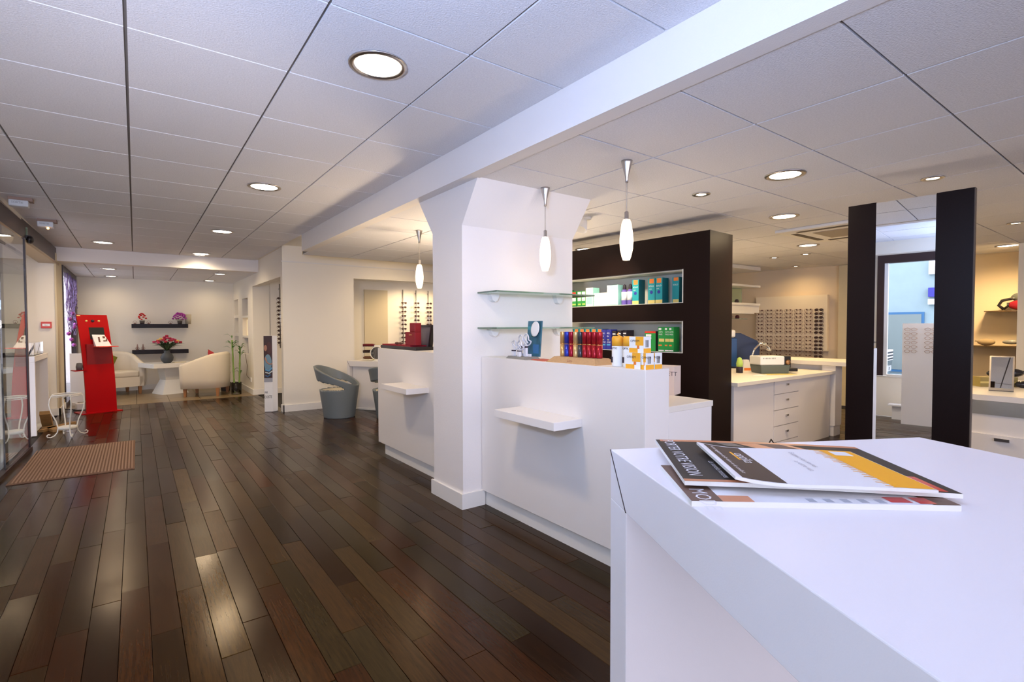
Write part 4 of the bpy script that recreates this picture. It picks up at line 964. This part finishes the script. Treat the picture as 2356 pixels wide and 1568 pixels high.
for x, m, r in ((-.08,YEL,.014),(.07,YEL,.014),(-.005,PBLK,.020)):
    MB().lathe([(r,0),(r,.008),(0,.010)],16,Matrix.Translation((x+kx(1.34),kz(1.34)-.0,1.34))@Matrix.Rotation(PI/2,4,'X')).build('button' if r < .02 else 'camera_lens', m, t)
kface(-.18,-.14,1.41,1.425,.002,'badge',YEL)
zt2 = .965
MB().prism([(-.06,-.13),(.20,-.06),(.17,.12),(-.08,.12)],zt2-.006,zt2+.004).build('tray_shelf', mat('orange_red', (.75,.04,.01), .3), t)
MB().box(-.30,-.15,.02,.18,.62,.632).build('side_shelf', RED, t)
q = thing('grey_jar', 'grey jar on the side shelf of the red kiosk', 'jar', (-.655, 9.58, .632)); MB().lathe([(0,0),(.035,0),(.04,.05),(.03,.10),(0,.105)],14).build('jar', mat('jar_grey', (.12,.11,.11), .5), q)
q = thing('leaflet_holder', 'white leaflet holder standing on the kiosk tray', 'leaflet holder', (-.375, 9.60, .970), kr)
MB().add([(-.10,-.02,0),(.09,-.02,0),(.09,.05,0),(-.10,.05,0),(-.12,.06,.17),(.03,.06,.165),(.04,.09,.165),(-.11,.09,.17)],[(0,3,2,1),(4,5,6,7),(0,1,5,4),(1,2,6,5),(2,3,7,6),(3,0,4,7)]).build('holder', WHITE, q)
for x0,x1,z0,z1 in ((-.055,-.035,.06,.135),(0,.03,.115,.145),(.0,.05,.07,.085),(.035,.05,.085,.11)):
    MB().add([(x0,-.0225+.47*z0,z0),(x1,-.0225+.47*z0,z0),(x1,-.0225+.47*z1,z1),(x0,-.0225+.47*z1,z1)],[(0,1,2,3)]).build('print', mat('print_brown', (.12,.05,.03), .6), q)
# white panel behind kiosk, cables, boxes
t = thing('window_panel', 'white display panel standing in front of the tinsel window', 'panel', (-.80, 10.75, 0), .0)
MB().box(-.05,.26,0,.03,.04,.83).build('board', LAM, t); MB().box(-.03,.03,-.05,.1,0,.04).box(.18,.24,-.05,.1,0,.04).build('foot', LAM, t)
t = thing('power_box', 'white socket box with cables on the floor behind the kiosk', 'socket box', (-.66, 10.08, 0), .3)
MB().box(-.08,.08,-.05,.05,0,.10).build('case', WHITE, t, bevel=.006)
MB().tube([(-.1,-.05,.012),(-.2,.05,.03),(-.22,.1,.16),(-.15,.1,.22)], .008, 6).tube([(.08,0,.012),(.14,-.1,.012),(0,-.16,.012),(-.14,-.1,.012)], .007, 6).build('cable', BLACK, t)

# ================================================================== PLANT STAND, MAT, CONSOLE
t = thing('wire_plant_stand', 'cream wire plant stand with curled feet beside the door', 'plant stand', (-.64, 7.69, 0), .3)
MB().tube([(.125*math.cos(a*PI/12),.125*math.sin(a*PI/12),.485) for a in range(24)], .007, 6, closed=True).tube([(.14*math.cos(a*PI/12),.14*math.sin(a*PI/12),.470) for a in range(24)], .004, 6, closed=True).build('top_ring', WIRE, t)
MB().lathe([(0,.085),(.080,.085),(.088,.12),(.082,.12),(.075,.092),(0,.092)],24).build('dish', WIRE, t)
for i in range(4):
    a = i*PI/2
    prof = [(.125,.485),(.150,.44),(.158,.38),(.14,.29),(.10,.19),(.083,.11),(.09,.06),(.115,.025),(.15,.010),(.175,.018),(.182,.035),(.168,.048),(.152,.042)]
    MB().tube([(r*math.cos(a), r*math.sin(a), z) for r, z in prof], .0065, 6).build('leg', WIRE, t)
t = thing('door_mat', 'ribbed brown entrance mat inside the sliding door', 'mat', (-.44, 6.27, 0))
MATB = mat('mat_brown', (.20,.115,.075), .95, vary=.25, vscale=80, bump=.4, bscale=300)
MB().prism([(-.40,-.71),(.415,-.71),(.42,.69),(-.35,.72)],0,.006).build('mat_base', MATB, t)
rb = MB()
for i in range(34):
    x = -.375+i*.0232; rb.box(x, x+.011, -.68, .66, .006, .0105)
rb.build('ribs', mat('mat_rib', (.36,.23,.165), .95), t, kind='stuff')
t = thing('entrance_console', 'tall white console with open side in the entrance', 'console', (-.93, 7.93, 0))
MB().box(-.36,0,0,1.10,.85,.915).build('top', LAM, t, bevel=.004); MB().box(-.36,0,0,.045,0,.85).build('leg_panel', LAM, t, bevel=.003); MB().box(-.36,0,1.05,1.10,0,.85).build('leg_panel', LAM, t); MB().box(-.36,-.34,.045,1.05,.1,.85).build('back_panel', LAM, t)
t = thing('glass_case', 'small glass case on the white entrance console', 'display case', (-1.0, 8.05, .915))
MB().box(-.20,.05,0,.75,0,.15).build('case_glass', GLASS, t); MB().box(-.20,.05,0,.75,0,.006).build('case_floor', WHITE, t); MB().tube([(-.02,.3,.01),(.02,.5,.12)], .01, 6).build('pen', BLACK, t)
t = thing('wood_offcuts', 'rough wooden planks lying under the entrance console', 'wood', (-.90, 8.45, 0))
WD = mat('raw_wood', (.30,.17,.06), .7, vary=.3, vscale=12)
MB().box(-.05,.05,-.15,.15,-.02,.03,Matrix.Translation((0,.0,.11))@Matrix.Rotation(-.7,4,'X')).build('plank_piece', WD, t); MB().box(-.05,.06,-.35,.0,0,.03,Matrix.Rotation(.4,4,'Z')).build('plank_piece', WD, t); MB().box(-.03,.03,-.30,.25,0,.03,Matrix.Translation((.12,.0,0))@Matrix.Rotation(-.5,4,'Z')).build('plank_piece', WD, t)

# tinsel
t = thing('tinsel_garland', 'purple tinsel strings and baubles hanging in the lounge window', 'garland', (-.86, 10.5, 2.1))
tm = mat('tinsel_violet', (.26,.17,.40), .35, .3); mb = MB()
for i in range(30):
    y = .0+i*.058+random.uniform(-.02,.02); d = random.uniform(.55,1.0)*(.55 if i > 22 else 1); y2 = y+random.uniform(-.1,.5)
    pts = []
    for q in range(9):
        s = q/8; pts.append((random.uniform(-.01,.03), min(1.68, y+(y2-y)*s), -d*math.sin(s*PI*.62)**1.0))
    mb.tube(pts, .0038, 4)
mb.build('tinsel_strands', tm, t, kind='stuff')
bm_ = mat('bauble_purple', (.40,.10,.40), .15, .7)
for i, (y, z) in enumerate(((.10,-.95),(.30,-.72),(.5,-1.05),(.75,-.62),(1.0,-.85),(1.25,-.80),(1.45,-.7),(.9,-1.15))):
    MB().ball((.02, y, z), .032).build('bauble', bm_, t)

# ================================================================== LOUNGE
def tub_chair(label, x, y, rot, cushion, clabel):
    t = thing('tub_armchair', label, 'armchair', (x, y, 0), rot, 'cream tub armchairs')
    # local: faces -Y, width along X
    n = 40; vs = []; fs = []
    hw, dp = .38, .60
    path = [(-hw,-.34)] + [(-hw, -.34+.36*i/6) for i in range(1,6)]
    for i in range(17):
        a = PI - PI*i/16; path.append((hw*math.cos(a)*1.0, .02+.34*math.sin(a)))
    path += [(hw, -.34+.36*(5-i)/6) for i in range(0,5)] + [(hw,-.34)]
    def top(p): 
        s = max(0, min(1, (p[1]+.34)/.70)); return .59+.20*math.sin(s*PI/2)**1.3
    N = len(path); tk = .10
    for (px, py) in path:
        c = Vector((0,-.05)); nrm2 = (Vector((px,py))-Vector((0, min(py, .02)))).normalized()
        ix, iy = px-nrm2.x*tk, py-nrm2.y*tk; zt_ = top((px,py))
        mx_, my_ = px-nrm2.x*tk*.5, py-nrm2.y*tk*.5
        vs += [(px*.95,py*.97,.15),(px,py,.30),(px*1.015,py*1.015,zt_-.05),(px-nrm2.x*.015,py-nrm2.y*.015,zt_-.012),(mx_,my_,zt_),(ix+nrm2.x*.015,iy+nrm2.y*.015,zt_-.012),(ix,iy,zt_-.05),(ix,iy,.30),(ix,iy,.15)]
    for i in range(N-1):
        for j in range(8): a = i*9+j; fs.append((a, a+1, a+10, a+9))
        fs.append((i*9+8, i*9, i*9+9, i*9+17))
    fs.append(tuple(range(8,-1,-1))); fs.append(tuple((N-1)*9+j for j in range(9)))
    o = MB().add(vs, fs, smooth=True).build('back_shell', FABRIC, t)
    MB().box(-.27,.27,-.35,.16,.33,.44).build('seat_cushion', FABRIC, t, bevel=.03)
    MB().prism([(-.345,-.34),(.345,-.34),(.345,.0)]+[(.345*math.cos(a*PI/12),.0+.31*math.sin(a*PI/12)) for a in range(1,12)]+[(-.345,.0)],.15,.33).build('seat_base', FABRIC, t)
    for sx in (-.30,.30):
        for sy in (-.28,.24): MB().frustum(.018,.018,0,.026,.026,.15,Matrix.Translation((sx,sy,0))).build('leg', LEGW, t)
    return t
tub_chair('cream tub armchair seen from behind at the right of the lounge table', 1.07, 10.93, math.radians(-112), None, None)
tub_chair('cream tub armchair half hidden behind the red kiosk', -.33, 12.02, math.radians(22), None, None)
def cushion(label, loc, rot, m):
    t = thing('cushion', label, 'cushion', loc, rot)
    MB().ball((0,0,0), .19, .06, .19, 12, 8).build('pillow', m, t); return t
def sq_cushion(label, loc, rot, m, s=.17):
    t = thing('cushion', label, 'cushion', loc, rot)
    vs = []; fs = []; n = 8
    for sg in (-1, 1):
        for i in range(n+1):
            for j in range(n+1):
                u, v = i/n*2-1, j/n*2-1; th = .055*(1-u**2)**.5*(1-v**2)**.5
                vs.append((u*s, sg*th, v*s))
    m0 = (n+1)**2
    for i in range(n):
        for j in range(n):
            a = i*(n+1)+j; fs.append((a, a+n+1, a+n+2, a+1)); fs.append((m0+a, m0+a+1, m0+a+n+2, m0+a+n+1))
    MB().add(vs, fs, smooth=True).build('pillow', m, t); return t
sq_cushion('red cushion in the right tub armchair', (1.18, 11.12, .62), (0.25, .15, math.radians(-80)), mat('cushion_red', (.50,.03,.03), .9), .19)
sq_cushion('olive green cushion in the left tub armchair', (-.44, 11.98, .59), (.2, .35, math.radians(50)), mat('cushion_green', (.22,.22,.02), .9), .17)
# table
t = thing('hourglass_table', 'white hourglass coffee table between the armchairs', 'coffee table', (.52, 11.66, 0), math.radians(20))
TW = mat('table_white', (.80,.79,.74), .35)
MB().frustum(.225,.225,0,.125,.125,.26).build('foot', TW, t); MB().frustum(.125,.125,.26,.16,.16,.50).build('stem', mat('table_stem', (.72,.70,.63), .4), t); MB().box(-.40,.40,-.33,.33,.50,.58).build('top', TW, t, bevel=.004)
t = thing('vase', 'round dark grey vase on the coffee table', 'vase', (.47, 11.45, .581))
MB().lathe([(0,0),(.055,0),(.095,.05),(.105,.11),(.08,.17),(.045,.20),(.055,.235),(.04,.235),(.035,.20)],24).build('vase_body', mat('vase_slate', (.055,.062,.07), .45), t)
t = thing('flower_bouquet', 'wide bouquet of red and yellow flowers in the grey vase', 'bouquet', (.47, 11.45, .785))
mb = MB()
for i in range(34):
    a = random.uniform(0, 2*PI); L_ = random.uniform(.18,.36); e = random.uniform(.15,.9); dx, dy = math.cos(a), math.sin(a)*.8
    p0 = Vector((0,0,.02)); p1 = Vector((dx*L_*.5, dy*L_*.5, .12*e+.10)); p2 = Vector((dx*L_, dy*L_, .10+.10*e))
    s_ = Vector((-dy, dx, 0))*.028
    mb.add([p0, p1-s_, p2, p1+s_, p1+Vector((0,0,-.01))], [(0,1,4),(0,4,3),(1,2,4),(4,2,3)])
mb.build('leaves', mat('leaf_dark', (.03,.06,.02), .6), t, kind='stuff')
FC = [mat('petal_crimson', (.42,.02,.05), .7), mat('petal_yellow', (.80,.50,.12), .7), mat('petal_pink', (.50,.05,.12), .7)]
for i in range(22):
    a = i*2.4; rr = .045*math.sqrt(i)*1.05; x, y = rr*math.cos(a), rr*math.sin(a)*.8; z = .30-rr*.55
    f = MB()
    for q in range(6):
        b2 = q*PI/3; f.ball((x+.014*math.cos(b2), y+.014*math.sin(b2), z), .016, .016, .020, 7, 4)
    f.build('flower', FC[1] if i in (4,9,13) else FC[(i*7) % 3 if (i*7) % 3 != 1 else 0], t)
t = thing('magazines_stack', 'pale papers lying on the coffee table', 'papers', (.66, 11.55, .581), .3); MB().box(-.10,.10,-.07,.07,0,.012).build('sheets', mat('paper_cream', (.7,.62,.45), .6), t)
# shelves
for z0, lb in ((1.235,'upper black wall shelf in the lounge'),(.722,'lower black wall shelf in the lounge')):
    t = thing('wall_shelf', lb, 'shelf', (.41, 12.6, z0)); MB().box(-.465,.465,-.24,-.001,0,.078).build('board', BLACKL, t, bevel=.002)
def potted(label, x, z, fm, n, sp, hh, pot=SOIL, leaf=True):
    t = thing('potted_flower', label, 'potted plant', (x, 12.47, z))
    MB().lathe([(0,0),(.035,0),(.045,.07),(.04,.07),(0,.06)],14).build('pot', pot, t)
    f = MB()
    for i in range(n):
        a = i*2.4; rr = sp*math.sqrt(i/n); f.ball((rr*math.cos(a), rr*math.sin(a)*.6, .09+hh*(1-(i/n)**1.5)+random.uniform(-.01,.01)), .020, .018, .014, 7, 4)
    f.build('blossom', fm, t)
    if leaf:
        mb = MB()
        for i in range(9):
            a = i*.7; mb.ball((.05*math.cos(a), .04*math.sin(a), .085), .03,.02,.008,7,4)
        mb.build('foliage', LEAF, t)
    return t
potted('red flower in a dark pot on the upper lounge shelf', .115, 1.313, mat('petal_red', (.62,.02,.02), .6), 16, .07, .11, leaf=False)
potted('magenta flowers spilling from a pot on the upper lounge shelf', .74, 1.313, mat('petal_magenta', (.48,.05,.40), .6, vary=.6, vscale=60), 46, .13, .13)
t = thing('pale_vase', 'pale tall vase beside the magenta flowers', 'vase', (.885, 12.50, 1.313)); MB().lathe([(0,0),(.05,0),(.06,.20),(.055,.20),(0,.02)],18).build('vase_body', mat('vase_cream', (.55,.48,.34), .6), t)
CG = mat('ornament_glass', (.55,.35,.30), .2, trans=.4)
for i, (x, z, lb) in enumerate(((.0,1.313,'tiny wire ornament at the left end of the upper lounge shelf'),(.22,1.313,'tiny clear ornament right of the red flower'),(.58,1.313,'tiny wire ornament left of the magenta flowers'),(.03,.80,'small pink figure at the left of the lower lounge shelf'),(.12,.80,'small pink glass beside the pink figure'))):
    t = thing('ornament', lb, 'ornament', (x, 12.46, z))
    MB().tube([(.03*math.cos(a*PI/7),0,.032+.03*math.sin(a*PI/7)) for a in range(14)], .003, 5, closed=True).lathe([(0,0),(.02,0),(.008,.03 if i < 3 else .11),(0,.032 if i < 3 else .12)],10).build('ornament_body', CG, t)
# niches contents
t = thing('red_flower', 'red flower standing in the grey backed niche', 'flower', (1.83, 11.02, 1.47)); mb = MB()
for i in range(14): a = i*2.4; rr = .05*math.sqrt(i/14); mb.ball((rr*math.cos(a)*.5, rr*math.sin(a), .03+.12*(1-i/14)), .022, .022, .016, 7, 4)
mb.build('petals', mat('petal_red', (.62,.02,.02), .6), t)
t = thing('pink_trinket', 'tiny pink trinkets in the far upper niche', 'trinket', (1.83, 12.22, 1.50)); MB().ball((0,0,.02),.02).ball((.0,.07,.02),.02).ball((0,-.07,.02),.02).build('trinket', mat('petal_magenta2', (.6,.08,.25), .6), t)
t = thing('niche_lamp', 'cream glowing box in the middle niche', 'lamp', (1.86, 11.2, 1.085)); MB().box(-.05,.05,-.26,.26,0,.31).build('lamp_box', mat('lampbox', (.9,.8,.6), .6, emit=(1,.72,.38), es=.35), t)
t = thing('dark_picture', 'dark box in the lowest niche behind the bamboo', 'box', (1.84, 11.15, .73)); MB().box(-.03,.05,-.2,.2,0,.26).build('box_body', mat('box_mauve', (.12,.06,.06), .6), t)
# bamboo
t = thing('bamboo_vase', 'clear floor vase holding the bamboo stems', 'vase', (1.50, 10.70, 0)); MB().lathe([(0,0),(.085,0),(.09,.22),(.085,.22),(.078,.01),(0,.01)],22).build('vase_glass', GLASS, t)
t = thing('bamboo_plant', 'tall lucky bamboo stems with leaves by the niches', 'plant', (1.50, 10.70, .012))
for i, (dx, h, lx) in enumerate(((-.03,1.0,-.07),(.045,.86,.07))):
    c = MB(); pts = []; rr = []
    for q in range(15): s = q/14; pts.append((dx+lx*s*.4, 0, h*s)); rr.append(.014 if q % 3 else .0175)
    c.tube(pts, rr, 8).build('cane', CANE, t)
for i in range(24):
    st = i % 2; dx, h, lx = ((-.03,1.0,-.07),(.045,.86,.07))[st]; zz_ = h*random.uniform(.80,1.05) if i < 21 else h*.42
    a = random.uniform(0, 2*PI); L_ = random.uniform(.10,.17); d = Vector((math.cos(a), math.sin(a), 0)); s_ = Vector((-d.y, d.x, 0))*.018; p = Vector((dx+lx*.4, 0, zz_))
    q1 = p+d*L_*.5+Vector((0,0,.06)); q2 = p+d*L_+Vector((0,0,.04))
    MB().add([p, q1-s_, q2, q1+s_, q1+Vector((0,0,.006))], [(0,1,4),(0,4,3),(1,2,4),(4,2,3)]).build('leaf', LEAF, t)
t = thing('dark_plant', 'dark leafy plant behind the right armchair', 'plant', (1.42, 11.45, 0)); mb = MB()
for i in range(26):
    a = random.uniform(0, 2*PI); d = Vector((math.cos(a)*.10, math.sin(a)*.10, random.uniform(.25,.60))); s_ = Vector((-d.y, d.x, 0))*.25; q1 = d*.6
    mb.add([Vector((0,0,.1)), q1-s_, d, q1+s_], [(0,1,2,3)])
mb.build('foliage', mat('leaf_red_dark', (.06,.03,.015), .6), t, kind='stuff'); MB().lathe([(0,0),(.08,0),(.10,.16),(0,.15)],16).build('pot', SOIL, t)
t = thing('wall_socket', 'white wall socket near the floor by the niches', 'socket', (1.739, 10.62, .22)); MB().box(-.012,0,-.04,.04,0,.08).build('plate', WHITE, t)
t = thing('wall_cable', 'thin cable hanging from the niche to the socket', 'cable', (1.735, 10.85, .26)); MB().tube([(-.004,.35,.47),(-.006,.22,.35),(-.006,.12,.25),(-.004,.2,.05),(-.004,-.18,0)], .004, 5).build('cable', mat('cable_brown', (.15,.09,.05), .6), t)

# ================================================================== SEEN IN THE MIRROR: window display and street
t = thing('window_display_board', 'white board with spectacles by the front window', 'display board', (-.385, 1.54, 0), PI/2)
MB().box(-.38,.165,-.012,.012,.0,1.275).build('board', LAM, t)
WR = []
for c in range(2):
    for i in range(6):
        place('a', (-.36, 1.62-c*.20, 1.20-.055*i), PI/2, 'wire spectacles, %s row on the %s column of the window board' % (ORD[i], ('left','right')[c]), 'spectacles on the window board')
t = thing('white_pedestal', 'white low pedestal under the front window', 'pedestal', (-.72, 1.80, 0)); MB().frustum(.03,.05,0,.03,.05,.18).box(-.08,.08,-.09,.09,.18,.20).build('pedestal', WHITE, t)
bld = thing('street_building', 'pale blue building across the street', 'building', (-7, 0, -.06))
FAC = mat('facade_blue', (.24,.35,.38), .8, vary=.08, vscale=4); BFR = mat('frame_blue', (.03,.13,.28), .5); SHT = mat('shutter_grey', (.16,.22,.22), .6)
MB().box(-.4,0,-8,14,0,7).build('facade', FAC, bld)
for (ya, yb, za, zb) in ((2.27,3.9,.25,1.62),(-1.2,1.2,.25,1.62),(5.0,7.4,.25,1.62),(8.6,11,.25,1.62),(2.27,3.9,3.2,4.8),(-1.2,1.2,3.2,4.8)):
    wn = MB().box(0,.05,ya,yb,za,zb).build('window', BFR, bld)
    MB().box(.05,.06,ya+.05,(ya+yb)/2-.03,za+.05,zb-.05).build('shutter', SHT, wn); MB().box(.05,.06,(ya+yb)/2+.03,yb-.05,za+.05,zb-.05).build('shutter', SHT, wn)
MB().box(0,.15,2.05,2.2,1.95,2.15).build('street_number_box', NAVY, bld); MB().box(0,.12,2.05,2.2,2.45,2.75).build('meter_box', WHITE, bld); MB().box(0,.15,2.02,2.2,1.78,1.9).build('wall_lamp', WHITE, bld)
car = thing('car', 'dark car parked across the street seen in the mirror', 'car', (-5.4, 4.75, -.06), 0)
MB().prism_y([(-2.0,.25),(2.0,.25),(2.05,.6),(1.9,.80),(1.0,.92),(.5,1.35),(-1.0,1.38),(-1.6,.95),(-2.0,.85)], -.80, .80, Matrix.Rotation(-PI/2,4,'Z')).build('body', mat('car_navy', (.02,.035,.07), .2, .3, coat=1), car, bevel=.06)
for sx in (-.80,.80):
    for sy in (-1.25,1.25): MB().lathe([(.0,-.08),(.30,-.08),(.31,0),(.30,.08),(0,.08)],20,Matrix.Translation((sx,sy,.31))@Matrix.Rotation(PI/2,4,'Y')).build('wheel', BLACK, car)
MB().box(-.5,.5,-2.09,-2.02,.58,.80).build('grille', WHITE, car)
for q in range(3): MB().box(-.45,.45,-2.10,-2.085,.60+q*.065,.63+q*.065).build('grille_bar', BLACK, car)
pt = MB().box(-.26,.26,-2.10,-2.05,.36,.47).build('plate', mat('plate_grey', (.45,.5,.5), .5), car)
text('lettering', '185', .10, car, (-.12,-2.101,.38), FRONT, PBLK)
# twigs outside the sliding door
t = thing('purple_twigs', 'bundle of purple twigs in a silver base outside the glass door', 'decoration', (-1.35, 6.3, -.06))
mb = MB()
for i in range(9):
    a = random.uniform(0, 2*PI); mb.tube([(0,0,.1),(.06*math.cos(a),.06*math.sin(a),.5),(.22*math.cos(a),.22*math.sin(a),random.uniform(.8,1.2))], .006, 4)
mb.build('twigs', mat('twig_purple', (.20,.05,.12), .6), t); MB().ball((0,0,.08), .16,.16,.09).build('snow_base', mat('foil_lilac', (.45,.35,.6), .2, .7, bump=.8, bscale=40), t)
